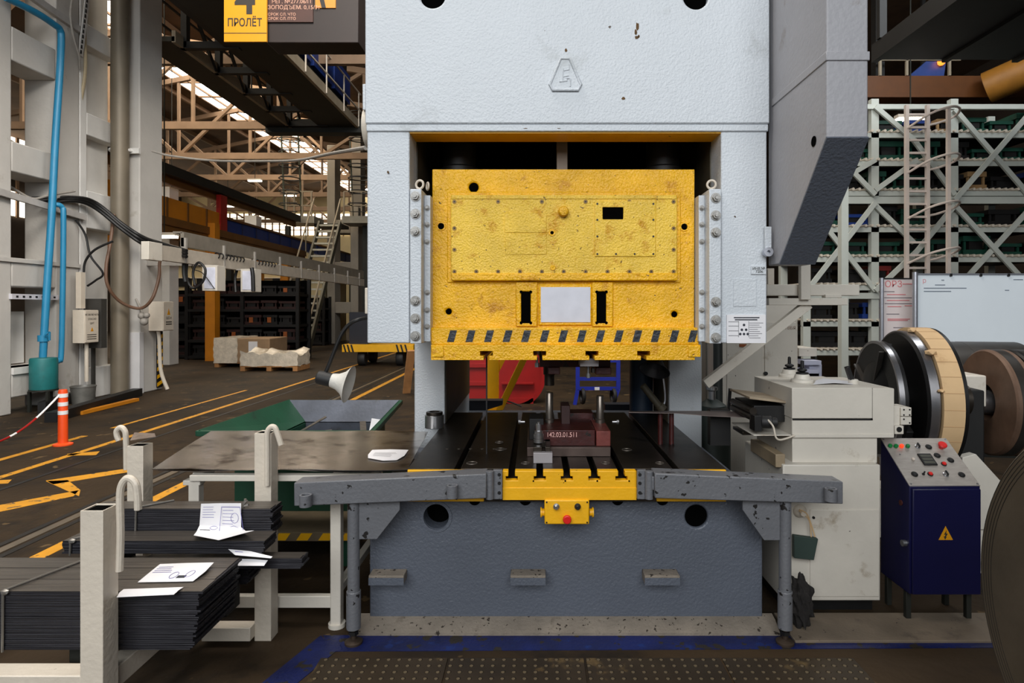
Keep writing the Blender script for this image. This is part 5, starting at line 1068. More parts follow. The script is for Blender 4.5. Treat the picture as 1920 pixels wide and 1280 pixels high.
MB().lathe([(.15, 0), (.18, .30), (.187, .30), (.187, .315), (.172, .315), (.145, .02)], (bp_.x, bp_.y, 0), n=32, cap=True).o('pail', mat('galvanised_bucket', (136, 134, 128), .4, .6, .15, 8), BK)
def cable(label, pts, r, m, sub=6, name='hanging_cable', grp=None): return one(MB().tube([P(*p) for p in pts], r, 8, sub), name, label, 'cable', m, grp)
cable('brown hose drooping in a loop across the white column', [(214, 402, 11.1), (206, 460, 10.9), (199, 500, 10.8), (202, 535, 10.8), (225, 565, 11.0), (262, 578, 11.2), (285, 560, 11.2), (298, 520, 11.3), (300, 490, 11.3), (312, 476, 11.3)], .028, BRNHOSE)
cable('dark hose arching from the brown pipe to the pale box', [(212, 452, 10.7), (178, 468, 10.6), (160, 490, 10.6), (157, 515, 10.6)], .02, BLACK)
cable('dark cable looping over the mounting board', [(142, 412, 10.5), (160, 440, 10.6), (170, 480, 10.6), (193, 512, 10.7), (180, 525, 10.7), (164, 536, 10.7)], .018, BLACK)
for i, (o1, lab) in enumerate(((0, 'upper'), (5, 'middle'), (11, 'lower'))):
    cable('thick black cable swooping from column to trunking, %s of the three' % lab, [(60+i*10, 372+o1, 9.9), (140, 370+o1*.6, 10.4), (180, 380+o1, 10.8), (230, 420+o1, 11.0), (270, 445+o1*1.2, 11.1), (310, 458+o1*1.1, 10.6), (350, 470+o1, 10.4)], .03, BLACK)
cable('pale cable running down the joint of the concrete frame', [(152, 0, 10.7), (158, 60, 10.75), (160, 130, 10.7), (152, 190, 10.7), (147, 240, 10.7), (142, 300, 10.7), (150, 350, 10.7)], .026, mat('old_cream_cable', (176, 160, 130), .6))
cable('thin grey cable strung in curves along the top of the concrete frame', [(135, 0, 10.3), (132, 30, 10.3), (138, 70, 10.4), (148, 105, 10.5), (150, 130, 10.6)], .018, CABLE)
cable('thin pale cable drooping across the middle opening', [(20, 350, 9.6), (60, 372, 9.8), (92, 366, 9.9), (140, 358, 10.3)], .02, CABLE)
cable('long grey cable sagging across the hall to the press', [(285, 283, 11.0), (320, 292, 10.9), (400, 301, 10.6), (500, 302, 9.5), (560, 300, 8), (620, 288, 6.5), (686, 277, 4.6)], .018, CABLE, 8)
cable('thin dark wire hanging from the trunking to the white box', [(366, 486, 10.9), (360, 503, 10.9), (380, 512, 10.9), (402, 541, 10.9)], .008, BLACK)
cable('coiled black cable looped in front of the first white box', [(352, 483, 10.7), (350, 520, 10.7), (362, 540, 10.7), (380, 528, 10.7), (385, 505, 10.7), (372, 492, 10.7), (362, 510, 10.7), (366, 535, 10.7)], .022, BLACK)
cable('black cable hanging straight beside the first white box', [(346, 482, 10.6), (345, 510, 10.6), (348, 528, 10.6)], .035, BLACK)
cable('black cable hanging between the two white boxes', [(446, 500, 12.47), (441, 520, 12.47), (442, 548, 12.4)], .03, BLACK)
cable('black cable draped down the face of the second white box', [(472, 502, 12.16), (474, 515, 12.155), (475, 546, 12.155)], .04, BLACK)
# ---------------------------------------------------------------- bollard, rope, floor clutter
g0_ = G(118, 834)
BO = T('bollard', 'orange bollard with white reflective bands standing on the aisle floor', 'bollard', g0_)
MB().lathe([(.10, 0), (.10, .015), (.075, .025), (.05, .03), (.047, .62), (.04, .65)], g0_, n=28).o('body', ORANGE, BO)
for z in (.36, .46, .56): MB().ring((g0_.x, g0_.y, z), (0, 0, 1), .047, .0505, .045, 28).o('reflective_band', TAPEW, BO)
RO = T('barrier_rope', 'red and white barrier rope tied to the orange bollard', 'rope', P(60, 780, 6.8))
for i in range(12):
    f = lambda t: P(118-150*t, 733+105*t+18*math.sin(t*PI), 7.2-1.1*t)
    MB().tube([f(i/12), f((i+.5)/12), f((i+1.02)/12)], .011, 6).o('rope_strand', TAPEW if i < 3 or i % 4 == 3 else REDP, RO)
one(MB().bar(G(95, 792)+Vector((0, 0, .07)), G(258, 742)+Vector((0, 0, .07)), .16, .14), 'steel_channel', 'black steel channel lying on the floor by the columns', 'channel', BLACK)
one(MB().bar(G(150, 778)+Vector((0, 0, .03)), G(256, 752)+Vector((0, 0, .03)), .09, .05), 'floor_strip', 'yellow edged strip lying on the floor beside the black channel', 'strip', OCHRE)
one(MB().bar(G(78, 776)+Vector((0, 0, .09)), G(132, 755)+Vector((0, 0, .09)), .10, .18), 'steel_channel', 'dark steel channel lying beneath the teal tank', 'channel', BLACK)
# ---------------------------------------------------------------- cable tray across the hall
TR = T('cable_tray', 'grey cable tray and trunking running from the column towards the press', 'cable tray', (-6.2, 16, 2.6))
x = -6.05
def zl(slope): return H+slope*abs(x)
MB().box(x-.03, x+.03, 10.5, 21.5, zl(.175), zl(.215)).box(x-.16, x, 10.5, 21.5, zl(.213), zl(.218)).o('upper_channel', mat('tray_grey', (132, 124, 112), .5, .2), TR)
MB().box(x-.05, x+.05, 9.75, 21.5, zl(.128), zl(.168)).o('trunking', mat('trunking_beige', (176, 166, 152), .5, 0), TR, .004)
MB().box(x-.06, x+.06, 9.5, 9.85, zl(.125), zl(.172)).o('trunking_end', MACH, TR, .006)
for k in range(9): MB().box(x-.02, x+.065, 10.5+k*1.3, 10.55+k*1.3, zl(.128), zl(.2)).o('hanger', CABLE, TR)
for k in range(14): MB().torus((x+.03, 11.6+k*.14 if k < 8 else 12.0+k*.16, zl(.165)), (0, 1, 0), .05, .012, 12, 6).o('cable_loop', BLACK, TR)
MB().box(-7.43, x, 11.70, 11.78, zl(.135), zl(.160)).o('wall_arm', CABLE, TR)
def wbox(label, px0, px1, px2, y0, y1, Yb):
    b = T('white_box', label, 'equipment box', (X((px0+px1)/2, Yb), Yb+.2, Z(y1, Yb)), 'white boxes under the cable tray')
    x0, x1 = X(px0, Yb), X(px1, Yb); Y2 = x1*F/(px2-CX)
    MB().box(x0, x1, Yb, Y2, Z(y1, Yb), Z(y0, Yb)).o('housing', MACH, b, .006)
    MB().box(x0+.04, x1-.03, Yb-.012, Yb, Z(y1, Yb)+.04, Z(y0, Yb)-.04).o('front_panel', mat('bluish_white_panel', (206, 208, 222), .4), b, .003)
    MB().box(-6.07, x0+.12, Yb+.1, Yb+.16, Z(y0, Yb)-.02, max(zl(.130), Z(y0, Yb)+.01)).o('hanger', CABLE, b)
wbox('white equipment box hanging under the tray with a looped cable in front', 379, 407, 423, 497, 545, 10.95)
wbox('smaller white equipment box hanging under the tray, black cable over its face', 451, 478, 490, 504, 547, 12.2)
# ---------------------------------------------------------------- overhead crane bridge
BR = T('crane_bridge', 'dark overhead crane bridge with two decks and railings running down the hall', 'crane', (-6.7, 12, 7))
Zc = 7.0
def xs(s): return -(Zc-H)/s
y0b, y1b = 6.0, 18.4
for a, b_, nm in ((.672, .74, 0), (.86, 1.02, 1)):
    yy0 = y0b if nm else 12.4
    MB().box(xs(a), xs(b_), yy0, y1b, Zc, Zc+.10).o('deck', DARKST, BR)
    MB().box(xs(b_)-.06, xs(b_)+.02, yy0, y1b, Zc-.02, Zc+.22).o('edge_beam', BEIGEST, BR)
MB().box(xs(.86)-.15, xs(.86), y0b, y1b, Zc, Zc+.5).o('girder', BLACKST, BR)
for k in range(5):
    y = 12.75+k*1.35
    MB().box(xs(.73), xs(.88), y-.07, y+.07, Zc-.02, Zc+.12).o('cross_beam', BLACKST, BR)
    MB().box(xs(.742)-.06, xs(.742)+.06, y-.07, y+.07, Zc, Zc+1.3).o('frame_post', BLACKST, BR)
    MB().bar((xs(.742), y, Zc+1.3), (xs(.742), y+1.2, Zc), .06).o('frame_brace', BLACKST, BR)
MB().bar((xs(.742), 12.4, Zc+1.3), (xs(.742), y1b, Zc+1.3), .14).o('frame_chord', BLACKST, BR)
for z in (.55, 1.05): MB().bar((xs(.69), 12.4, Zc+z), (xs(.69), y1b, Zc+z), .04).o('handrail', BLACKST, BR)
for k in range(6): MB().bar((xs(.69), 12.5+k*1.1, Zc), (xs(.69), 12.5+k*1.1, Zc+1.05), .035).o('rail_post', BLACKST, BR)
for z in (.5, 1.0): MB().bar((xs(1.03), y0b, Zc+z), (xs(1.03), y1b, Zc+z), .035).o('handrail', IVORY, BR)
for k in range(9): MB().bar((xs(1.03), 7+k*1.4, Zc), (xs(1.03), 7+k*1.4, Zc+1.0), .03).o('rail_post', IVORY, BR)
for k in range(6): MB().box(-5.66, -5.56, 9.0+k*1.6, 10.4+k*1.6, Zc+.70, Zc+1.55).o('blue_cabinet', BLUE, BR)
MB().box(-5.95, -5.66, y0b, y1b, Zc+.1, Zc+2.0).o('main_girder', BLACKST, BR)
MB().box(xs(.67), xs(1.3), y1b-.1, y1b+.3, Zc-.15, Zc+.25).o('end_carriage', DARKST, BR)
# trolley hanging under the bridge with its rating plate, and the bay sign
TY = T('crane_trolley', 'dark brown crane hoist box with pale rating lettering beside the yellow bay sign', 'hoist', (-3.6, 10, 6))
ty_ = 9.4; tX0, tX1 = X(500, ty_), X(672, ty_)
MB().box(tX0, tX1, ty_, ty_+.45, Z(80, ty_), Z(-20, ty_)+.4).o('hoist_body', MAROONB, TY, .01)
rp_ = MB().box(tX0, X(588, ty_), ty_-.03, ty_, Z(43, ty_), Z(-12, ty_)).o('rating_plate', mat('plate_brown', (62, 34, 26), .6), TY)
for s_, px, py, sz in (('РЕГ. №277.06/П', 548, 5, .085), ('ГРУЗОПОДЪЕМ. 0,15/3т', 543, 16, .085), ('СРОК СЛ. ЧТО', 530, 29, .06), ('СРОК СЛ. ПТО', 530, 37, .06)): text('rating_text', s_, (X(px, ty_), ty_-.033, Z(py, ty_)), sz, TEXTP, rp_)
MB().box(X(592, ty_), X(630, ty_), ty_-.02, ty_, Z(16, ty_), Z(-12, ty_)).o('yellow_panel', OCHRE, TY)
MB().prism([(X(597, ty_), Z(-12, ty_)), (X(606, ty_), Z(-12, ty_)), (X(612, ty_), Z(16, ty_)), (X(604, ty_), Z(16, ty_))], 'y', ty_-.024, ty_-.02).o('black_slash', BLACK, TY)
for px in (520, 650): MB().box(X(px, ty_)-.05, X(px, ty_)+.05, ty_+.2, ty_+.3, Z(-20, ty_), RZ_-.02).o('suspension', BLACKST, TY)
SG = T('bay_sign', 'yellow hanging sign with a black numeral 4 and bay lettering', 'sign', P(460, 78, 9.3))
y = 9.3
MB().box(X(420, y), X(500, y), y, y+.03, Z(78, y), Z(-40, y)).o('sign_board', SIGNY, SG)
MB().box(X(420, y), X(500, y), y-.004, y, Z(62.8, y), Z(61.6, y)).o('lower_line', SIGNK, SG)
text('bay_number', '4', (X(460, y), y-.004, Z(2, y)), .62, SIGNK, SG, sx=1.0, bold=.022); text('bay_text', 'ПРОЛЁТ', (X(459, y), y-.004, Z(43, y)), .165, SIGNK, SG, sx=.78, bold=.016)
for px in (430, 490): MB().bar(P(px, -38, y+.06), Vector((X(px, y), y+.06, RZ_)), .04).o('sign_rod', DARKST, SG)
# ---------------------------------------------------------------- runway, yellow and blue far cranes
gx = -10.0
def gz(s): return H+s*abs(gx)
RW = T('crane_runway', 'long dark crane rail beam running high above the far aisle', 'rail beam', (gx, 25, 5))
MB().box(gx-.15, gx+.05, 13, 26.0, gz(.365), gz(.392)).o('rail_beam', BLACKST, RW); MB().box(gx-.25, gx-.15, 13, 26.0, gz(.345), gz(.365)).o('rail_beam', BROWNB, RW)
for i, yy in enumerate((17.6, 23.0)):
    MB().box(gx-.80, gx-.37, yy-.22, yy+.22, 0, gz(.345)).o('stub_column', CONCW, RW)
YG = T('gantry_crane', 'ochre gantry crane with brown lower beam beyond the tall column', 'crane', (gx, 18, 3.5))
MB().box(gx-.2, gx+.0, 13.5, 19.7, gz(.245), gz(.302)).o('box_girder', OCHRE, YG)
for k in range(7): MB().box(gx, gx+.03, 13.6+k, 13.66+k, gz(.245), gz(.302)).o('stiffener', BROWNB, YG)
MB().box(gx-.3, gx+.1, 13.5, 26.5, gz(.225), gz(.247)).o('lower_flange', BROWNB, YG); MB().box(gx-.1, gx+.05, 13.5, 26.5, gz(.19), gz(.225)).o('lower_web', BROWNB, YG)
MB().box(gx-.05, gx+.1, 13.5, 19.0, gz(.145), gz(.17)).o('lower_rail', OCHRE, YG)
for px, Y0 in ((389, 18.8), (530, 24.3), (480, 21.9)): MB().box(gx-.05, gx+.25, Y0-.15, Y0+.15, 0, gz(.26 if Y0 < 20 else .19)).o('gantry_leg', OCHRE, YG)
MB().box(gx-.1, gx+.05, 19.4, 19.8, gz(.245), gz(.36)).o('red_panel', REDP, YG)
BG = T('blue_girder', 'long blue crane girder beyond the ochre gantry', 'crane', (gx, 26, 4))
MB().box(gx-.3, gx-.1, 19.8, 34.5, gz(.250), gz(.290)).o('box_girder', BLUE, BG)
for k in range(14): MB().box(gx-.1, gx-.07, 20+k*1.05, 20.07+k*1.05, gz(.250), gz(.290)).o('stiffener', mat('blue_dark', (12, 30, 80), .5), BG)
MB().box(gx-.35, gx-.02, 19.8, 34.5, gz(.290), gz(.297)).o('top_flange', BROWNB, BG)
for yy in (20.5, 34): MB().box(gx-.3, gx-.12, yy-.1, yy+.1, 0, gz(.250)).o('girder_leg', DARKST, BG)
# ---------------------------------------------------------------- far cabins and yellow things behind the boxes
FC = T('shop_office', 'cream shop office with windows above a yellow skirting far down the hall', 'office', (-12, 30, 0))
MB().box(-17.5, X(604, 27.5), 27.5, 31, 0, Z(490, 27.5)).o('office_wall', CREAM, FC)
for px, w_ in ((480, 16), (512, 13), (534, 13), (330, 30), (370, 20)): MB().box(X(px, 27.5), X(px+w_, 27.5), 27.44, 27.5, Z(537, 27.5), Z(522, 27.5)).o('office_window', BLACK, FC)
MB().box(X(440, 27.4), X(545, 27.4), 27.4, 27.5, 0, Z(537, 27.4)).o('yellow_skirting', OCHRE, FC)
for z in (497, 520): MB().box(-17.5, X(604, 27.5), 27.4, 27.5, Z(z+1.5, 27.4), Z(z, 27.4)).o('office_rail', IVORY, FC)
# ---------------------------------------------------------------- racks of dies in the dark
def die(x0, x1, y0, y1, z, h, m, label, grp, name='die_set', tagc=None, posts=True):
    d = T(name, label, 'die set', ((x0+x1)/2, (y0+y1)/2, z), grp); w_ = x1-x0
    MB().box(x0, x1, y0, y1, z, z+h*.28).o('lower_plate', m, d); MB().box(x0, x1, y0, y1, z+h*.72, z+h).o('upper_plate', m, d)
    MB().box(x0+w_*.25, x1-w_*.25, y0+.03, y1-.03, z+h*.28, z+h*.72).o('core_block', DIEK, d)
    if posts:
        for xx in (x0+w_*.1, x1-w_*.1): MB().box(xx-.02, xx+.02, y0+.03, y0+.07, z+h*.28, z+h*.72).o('guide_post', m, d)
    if tagc: MB().box(x0+w_*.3, x0+w_*.3+.12, y0-.01, y0, z+h*.2, z+h*.75).o('card_tag', tagc, d)
    return d
def shelf_rack(name, label, x0, x1, y0, y1, levels, n, m, post_w=.1):
    r = T(name, label, 'rack', ((x0+x1)/2, (y0+y1)/2, 0))
    for k in range(n+1):
        xx = x0+(x1-x0)*k/n
        for yy in (y0, y1): MB().box(xx-post_w/2, xx+post_w/2, yy-.05, yy+.05, 0, levels[-1]+.5).o('upright', m, r)
    for z in levels: MB().box(x0, x1, y0-.04, y1+.04, z-.08, z).o('shelf', m, r)
    if m is DIEK: MB().box(x0, x1, y1-.03, y1+.03, 0, levels[-1]+.45).o('back_panel', VOID, r)  # near-black backing added so the gaps between dies read as shade
    return r
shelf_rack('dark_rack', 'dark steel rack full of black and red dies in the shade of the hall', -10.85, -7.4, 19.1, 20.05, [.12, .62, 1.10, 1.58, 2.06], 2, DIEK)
rows = ('floor shelf', 'second shelf', 'third shelf', 'fourth shelf', 'top shelf')
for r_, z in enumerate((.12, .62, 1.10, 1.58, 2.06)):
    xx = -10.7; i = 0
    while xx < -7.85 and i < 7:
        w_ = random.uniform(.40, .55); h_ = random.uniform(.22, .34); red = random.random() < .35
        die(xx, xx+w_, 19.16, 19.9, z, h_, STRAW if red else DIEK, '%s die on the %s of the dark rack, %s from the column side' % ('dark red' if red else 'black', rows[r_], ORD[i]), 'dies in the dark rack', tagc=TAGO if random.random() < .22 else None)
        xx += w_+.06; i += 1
# second dark rack further left, partly behind the column
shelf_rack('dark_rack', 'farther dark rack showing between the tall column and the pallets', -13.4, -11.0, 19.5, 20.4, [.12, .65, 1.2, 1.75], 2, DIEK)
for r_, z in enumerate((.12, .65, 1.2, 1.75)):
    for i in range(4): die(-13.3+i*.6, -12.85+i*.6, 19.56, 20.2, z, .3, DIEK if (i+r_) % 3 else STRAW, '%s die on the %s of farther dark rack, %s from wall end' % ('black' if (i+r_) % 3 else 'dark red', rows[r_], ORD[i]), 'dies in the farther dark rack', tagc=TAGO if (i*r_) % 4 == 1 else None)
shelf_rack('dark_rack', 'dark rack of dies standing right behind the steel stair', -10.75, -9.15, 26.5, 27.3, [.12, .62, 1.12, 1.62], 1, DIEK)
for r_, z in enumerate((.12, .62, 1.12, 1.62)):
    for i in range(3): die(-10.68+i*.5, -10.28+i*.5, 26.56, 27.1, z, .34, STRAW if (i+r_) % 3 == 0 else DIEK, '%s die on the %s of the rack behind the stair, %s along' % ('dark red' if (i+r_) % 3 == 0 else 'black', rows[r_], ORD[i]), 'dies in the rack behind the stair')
# ---------------------------------------------------------------- wrapped pallets
def pallet(x0, x1, y0, y1, par):
    for k in range(4): MB().box(x0, x1, y0+(y1-y0)*k/3.6, y0+(y1-y0)*k/3.6+.14, .10, .125).o('deck_board', WOOD, par)
    for k in range(3): 
        a = x0+(x1-x0-.12)*k/2; MB().box(a, a+.12, y0, y1, 0, .10).o('bearer', WOOD, par)
PA = T('pallet_load', 'taller film wrapped stack of cartons on a pallet', 'pallet', (X(466, 17), 17.2, 0))
xa, xb = X(402, 16.7), X(531, 17.6); pallet(xa, xb, 16.7, 17.9, PA)
MB().box(xa, xb, 16.7, 17.9, .125, .78).o('cartons', CARD, PA, .02)
def lump(v): return v+Vector((.012*math.sin(v.z*31+v.y*17), .012*math.sin(v.x*23+v.z*11), .02*math.sin(v.x*9)*math.sin(v.y*13)))
fm = MB().box(xa-.015, xa+(xb-xa)*.42, 16.68, 17.92, .11, .80); bmesh.ops.subdivide_edges(fm.bm, edges=fm.bm.edges[:], cuts=6, use_grid_fill=True); fm.warp(lump).o('stretch_film', WRAP, PA)
MB().box(xa+(xb-xa)*.62, xa+(xb-xa)*.78, 16.69, 16.70, .42, .70).o('carton_label', PAPER, PA)
PB = T('pallet_load', 'low lumpy film wrapped load on a pallet before the taller stack', 'pallet', (X(520, 16), 16.2, 0))
xa, xb = X(452, 15.7), X(578, 16.4); pallet(xa, xb, 15.65, 16.5, PB)
fm = MB().box(xa, xb, 15.65, 16.5, .125, .46); bmesh.ops.subdivide_edges(fm.bm, edges=fm.bm.edges[:], cuts=8, use_grid_fill=True)
fm.warp(lambda v: Vector((v.x, v.y, v.z if v.z < .2 else v.z+.09*math.sin(v.x*5.3)*math.sin(v.y*6)+.03*math.sin(v.x*19)))).warp(lump).o('wrapped_goods', WRAP, PB)
# ---------------------------------------------------------------- stairs, platform and column behind
SR = T('steel_stair', 'steep grey steel stair with handrails climbing to the high platform', 'stairs', (-8.7, 23, 0))
sxa, sxb = X(533, 22.4), X(578, 22.4); n = 19; ys, ye, ze = 22.4, 26.1, 5.25
for k in range(n):
    t_ = (k+.5)/n; MB().box(sxa+.03, sxb-.03, ys+(ye-ys)*t_-.10, ys+(ye-ys)*t_+.10, ze*t_-.035, ze*t_+.035).o('tread', mat('tread_grey', (176, 174, 162), .5, .1), SR)
for xx in (sxa, sxb): MB().bar((xx, ys, 0), (xx, ye, ze), .08, .24).o('stringer', mat('stair_olive_grey', (84, 80, 66), .6), SR)
for xx in (sxa-.25, sxb+.0):
    MB().tube([(xx, ys-.1, .1), (xx, ys, 1.0), (xx, ye, ze+1.0)], .035, 8).o('handrail', BEIGEST, SR)
    for t_ in (.25, .5, .75): MB().bar((xx, ys+(ye-ys)*t_, ze*t_), (xx, ys+(ye-ys)*t_, ze*t_+1.0), .035).o('baluster', BEIGEST, SR)
PF = T('high_platform', 'grey steel platform with railings at the head of the stair', 'platform', (-8.2, 27, 5))
for a, b_ in ((533, 589), (641, 690)): MB().box(X(a, 26.2), X(b_, 26.2), 26.2, 27.4, 5.25, 5.55).o('deck', mat('platform_grey', (140, 136, 124), .6), PF)
MB().box(X(589, 26.4), X(641, 26.4), 26.4, 27.4, 5.12, 5.25).o('deck', DARKST, PF)
for a in (537, 552, 567, 584, 645, 660, 678): MB().bar((X(a, 26.25), 26.25, 5.5), (X(a, 26.25), 26.25, 6.6), .06).o('rail_post', BEIGEST, PF)
for z in (6.0, 6.6):
    for a, b_ in ((537, 587), (645, 690)): MB().bar((X(a, 26.25), 26.25, z), (X(b_, 26.25), 26.25, z), .05).o('rail', BEIGEST, PF)
for a in (540, 685): MB().box(X(a, 27.2)-.1, X(a, 27.2)+.1, 27.1, 27.3, 0, 5.25).o('platform_post', DARKST, PF)
for i, (pxl, lab) in enumerate(((525, 'dark caged ladder rising from the platform beside the roof windows'), (655, 'dark caged ladder rising from the platform close to the press frame'))):
    cl_ = T('caged_ladder', lab, 'ladder', (X(pxl, 26), 26, 5.5), 'ladders on the high platform')
    for dx in (0, 32): MB().bar((X(pxl+dx, 26), 26.5, 5.56), (X(pxl+dx-4, 26), 26.2, 10.4), .06).o('ladder_rail', mat('ladder_green_grey', (74, 80, 66), .6), cl_)
    for k in range(8): MB().torus((X(pxl+16, 25.9), 26.0, 6.0+k*.55), (0, 0, 1), .42, .025, 18, 5).o('cage_hoop', BLACKST, cl_)
    for k in range(12): MB().bar((X(pxl, 26), 26.02, 5.7+k*.38), (X(pxl+32, 26), 26.02, 5.7+k*.38), .03).o('rung', BLACKST, cl_)
FCc = T('concrete_column', 'far grey concrete column with rectangular openings behind the stair', 'column', (X(645, 27.8), 28, 0))
yc = 27.8; m = MB()
for a, b_ in ((613, 628), (657, 672)): m.box(X(a, yc), X(b_, yc), yc, yc+.8, 0, 9.0 if a == 613 else 6.2)
for a, b_ in ((412, 437), (491, 526), (566, 587), (646, 662)): m.box(X(628, yc), X(657, yc), yc, yc+.8, Z(b_, yc), Z(a, yc))
m.o('frame', CONCG, FCc, .02)
FC2 = one(MB().box(X(660, 29), X(676, 29), 29, 29.8, 0, 10), 'concrete_column', 'farthest grey column rising past the platform by the press edge', 'column', CONCG)
# yellow flat cart
YC = T('yellow_cart', 'yellow flatbed cart with black striped ends parked on the aisle', 'cart', (X(705, 17), 17.4, 0))
xa, xb = X(641, 16.9), X(775, 16.9)
dk = MB().box(xa, xb, 16.9, 18.6, Z(660, 16.9), Z(646, 16.9)).o('flatbed', YEL2, YC, .01)
for k, a in enumerate((643, 650, 657, 742, 750, 758)): MB().prism([(X(a, 16.9), Z(646, 16.9)), (X(a+3, 16.9), Z(646, 16.9)), (X(a+7, 16.9), Z(660, 16.9)), (X(a+4, 16.9), Z(660, 16.9))], 'y', 16.885, 16.9).o('hazard_stripe', BLACK, YC)
for a in (676, 748):
    for yy in (17.2, 18.3): MB().lathe([(.05, -.10), (.19, -.10), (.21, -.06), (.21, .06), (.19, .10), (.05, .10)], (X(a, 17), yy, .21), (1, 0, 0), 24).o('wheel', RUBBER, YC)
one(MB().box(X(655, 17.2), X(690, 17.2), 17.2, 18.2, Z(646, 16.9), Z(585, 17.2)), 'dark_crate', 'dark crate riding on the yellow cart', 'crate', mat('dark_navy', (22, 24, 34), .5))
one(MB().bar(G(762, 737)+Vector((0, 0, .0)), P(771, 657, 11.2), .14, .05), 'wooden_plank', 'weathered wooden plank leaning upright beside the press column', 'plank', WOOD)
# ================================================================ storage rack on the other side
ry = 12.0
SRK = T('storage_rack', 'tall pale green white lattice rack with roller shelves of dies', 'rack', (8, 12.4, 0))
ups = [1513, 1641, 1790, 1938]
for px in ups:
    for yy in (ry, ry+1.1): MB().box(X(px-7, ry), X(px+7, ry), yy, yy+.12, 0, Z(185, ry)).o('upright', RACKW, SRK)
lev = [252, 305, 361, 429, 485, 538, 606, 660]
xa, xb = X(1505, ry), X(1946, ry)
for y0, y1 in ((196, 205), (369, 382), (549, 560)): MB().box(xa, xb, ry-.03, ry+.05, Z(y1, ry), Z(y0, ry)).o('beam', RACKW, SRK)
for py in lev:
    MB().box(xa, xb, ry+.0, ry+.06, Z(py+6, ry), Z(py-3, ry)).o('shelf_rail', RACKW, SRK); MB().box(xa, xb, ry+.1, ry+1.1, Z(py+6, ry), Z(py+4, ry)).o('shelf_deck', BLACKST, SRK)
rs = MB(); nr = 0
for py in lev:
    for k in range(36):
        xx = xa+.1+k*.124
        c_ = (xx, ry+.03, Z(py-6, ry))
        q = MB() if nr < 96 and 400 < py+200 else None
        if q: MB().cyl((xx, ry-.05, c_[2]), (xx, ry+.9, c_[2]), .028, n=8).o('roller', IVORY, SRK)
        else: rs.cyl((xx, ry-.05, c_[2]), (xx, ry+.9, c_[2]), .028, n=6)
        nr += 1
ro = rs.o('roller', IVORY, SRK); ro['kind'] = 'stuff'
br = [(1641, 200, 1713, 262), (1641, 357, 1720, 300), (1790, 205, 1937, 375), (1937, 205, 1790, 375), (1641, 385, 1713, 455), (1790, 385, 1937, 545), (1937, 385, 1790, 545), (1641, 545, 1720, 470), (1513, 375, 1641, 300), (1513, 545, 1641, 380), (1513, 380, 1641, 545), (1641, 365, 1595, 318), (1713, 262, 1790, 365), (1720, 470, 1790, 385)]
for i, (a, b_, c_, d_) in enumerate(br): MB().bar(P(a, b_, ry-.06-.045*(i % 2)), P(c_, d_, ry-.06-.045*(i % 2)), .05, .09).o('brace', RACKW, SRK)
cols = {'green': GREEND, 'blue': BLUE, 'red': mat('die_red', (120, 30, 26), .5), 'brown': BRNPAL, 'dark': DIEK}
lv = ('top', 'second', 'third', 'fourth', 'fifth', 'sixth', 'seventh', 'eighth')
for r_, py in enumerate(lev):
    i = 0; px = 1522
    while px < 1930:
        w_ = random.randint(36, 62); h_ = random.uniform(.22, .40)
        if any(abs(px+w_*.5-u) < 6 for u in ups): pass
        cn = random.choices(('green', 'blue', 'red', 'brown', 'dark'), (8, 2.5, 1.0, .5, 4))[0]
        if py > 500 and px > 1650: px += w_+8; i += 1; continue
        die(X(px, ry+.2), X(px+w_, ry+.2), ry+.2, ry+.9, Z(py-6, ry)+.03, h_, cols[cn], '%s die set on the %s roller shelf, %s from the press end' % (cn, lv[r_], ORD[min(i, 11)]), 'dies on the lattice rack', posts=True)
        px += w_+random.randint(5, 12); i += 1
# front post and braces nearer than the rack
one(MB().box(X(1578, 9.5), X(1591, 9.5), 9.5, 9.62, 0, Z(345, 9.5)), 'rack_post', 'single pale post standing before the lattice rack beside the grey duct', 'post', RACKW)
LD2 = T('caged_ladder', 'pinkish white caged ladder climbing the front of the lattice rack', 'ladder', (X(1722, ry-.4), ry-.4, 0))
ly = ry-.35
for px in (1702, 1741): MB().box(X(px-3, ly), X(px+3, ly), ly, ly+.07, 0, Z(196, ly)).o('ladder_rail', RACKP, LD2)
for k in range(16): MB().box(X(1702, ly), X(1741, ly), ly+.01, ly+.05, Z(214+k*24+2, ly), Z(214+k*24-2, ly)).o('rung', RACKP, LD2)
MB().box(X(1775, ly-.3), X(1781, ly-.3), ly-.33, ly-.27, Z(520, ly), Z(212, ly)).o('cage_bar', RACKP, LD2)
for py in (216, 300, 386, 470):
    a = [(X(1702, ly), ly, Z(py+24, ly)), (X(1722, ly), ly-.35, Z(py+8, ly)), (X(1750, ly), ly-.5, Z(py, ly)), (X(1778, ly), ly-.32, Z(py-2, ly)), (X(1786, ly), ly-.05, Z(py+4, ly)), (X(1760, ly), ly+.02, Z(py+14, ly)), (X(1741, ly), ly+.02, Z(py+18, ly))]
    MB().tube(a, .022, 6, 4).o('cage_hoop', RACKP, LD2)
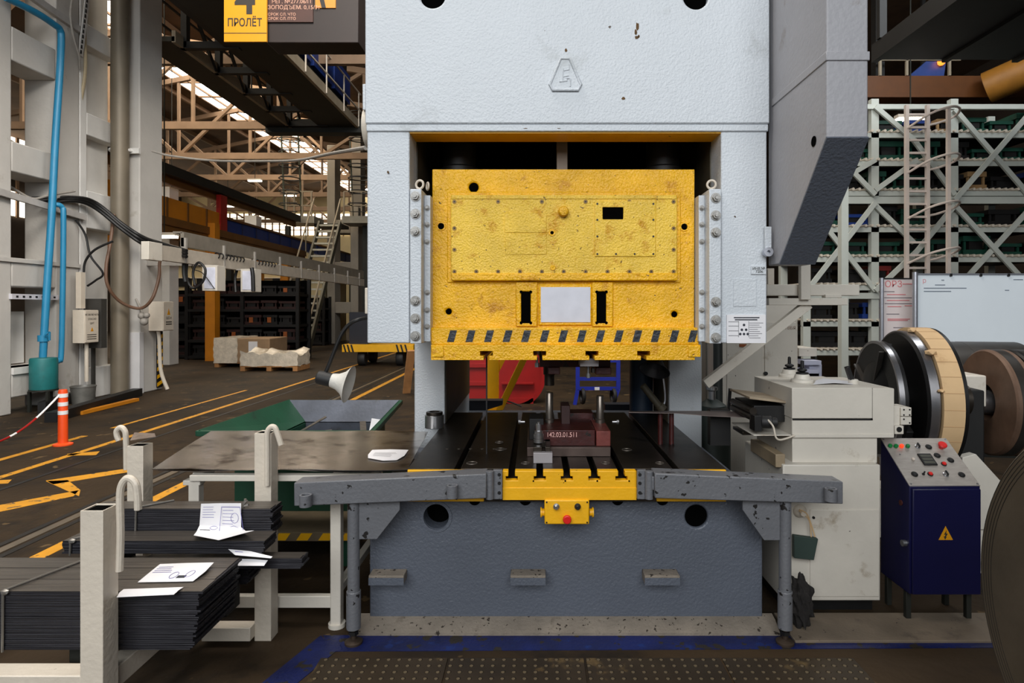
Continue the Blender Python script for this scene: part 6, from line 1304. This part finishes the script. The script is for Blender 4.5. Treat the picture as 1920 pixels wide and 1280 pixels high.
# dark deck and ochre crane beam overhead
OD = T('overhead_deck', 'wide dark crane deck hanging over the lattice rack', 'deck', (7.5, 9, 5.8))
MB().box(X(1634, 10.5), 14, 4.0, 10.5, Z(112, 10.5), Z(112, 10.5)+.25).o('deck_plate', BLACKST, OD)
for k in range(7): MB().box(X(1634, 10.5)+k*1.2, X(1634, 10.5)+.1+k*1.2, 4.0, 10.5, Z(112, 10.5)-.05, Z(112, 10.5)).o('deck_joist', BLACKST, OD)
for px in (1650, 1900): MB().box(X(px, 10.3)-.06, X(px, 10.3)+.06, 10.2, 10.3, Z(112, 10.5)+.25, RZ_-.02).o('suspension', BLACKST, OD)
OB = T('crane_girder', 'brownish orange crane girder with a rounded end above the lattice rack', 'girder', (8, 13.8, 6))
gy = 13.6
MB().box(X(1600, gy), X(1990, gy), gy, gy+.6, Z(182, gy), Z(142, gy)).o('girder_body', mat('girder_orange', (96, 56, 22), .5), OB)
MB().cyl(P(1850, 165, gy-.3), P(1990, 105, gy-1.2), .34, n=24).o('girder_tube', mat('tube_ochre', (150, 100, 34), .5), OB)
MB().bar(P(1650, 142, gy), P(1650, 105, gy), .05).bar(P(1700, 142, gy), P(1700, 105, gy), .05).bar(P(1780, 142, gy), P(1780, 105, gy), .05).bar(P(1640, 112, gy), P(1800, 112, gy), .05).o('handrail', BEIGEST, OB)
for px in (1660, 1950): MB().box(X(px, gy)-.1, X(px, gy)+.1, gy+.2, gy+.4, Z(142, gy), RZ_).o('suspension', BLACKST, OB)
BS = T('signal_board', 'blue board with an orange lit lamp glimpsed above the crane girder', 'board', P(1745, 130, 15))
MB().prism([(X(1705, 15), Z(142, 15)), (X(1745, 15), Z(108, 15)), (X(1775, 15), Z(108, 15)), (X(1770, 15), Z(142, 15))], 'y', 15, 15.1).o('panel_sheet', mat('panel_blue', (60, 84, 150), .4), BS)
MB().ball(P(1765, 116, 14.9), .09).o('signal_lamp', mat('signal_lamp', (255, 120, 40), .4, emit=3), BS)
MB().box(X(1735, 15.05)-.04, X(1735, 15.05)+.04, 15.1, 15.18, Z(140, 15), RZ_).o('suspension', BLACKST, BS)
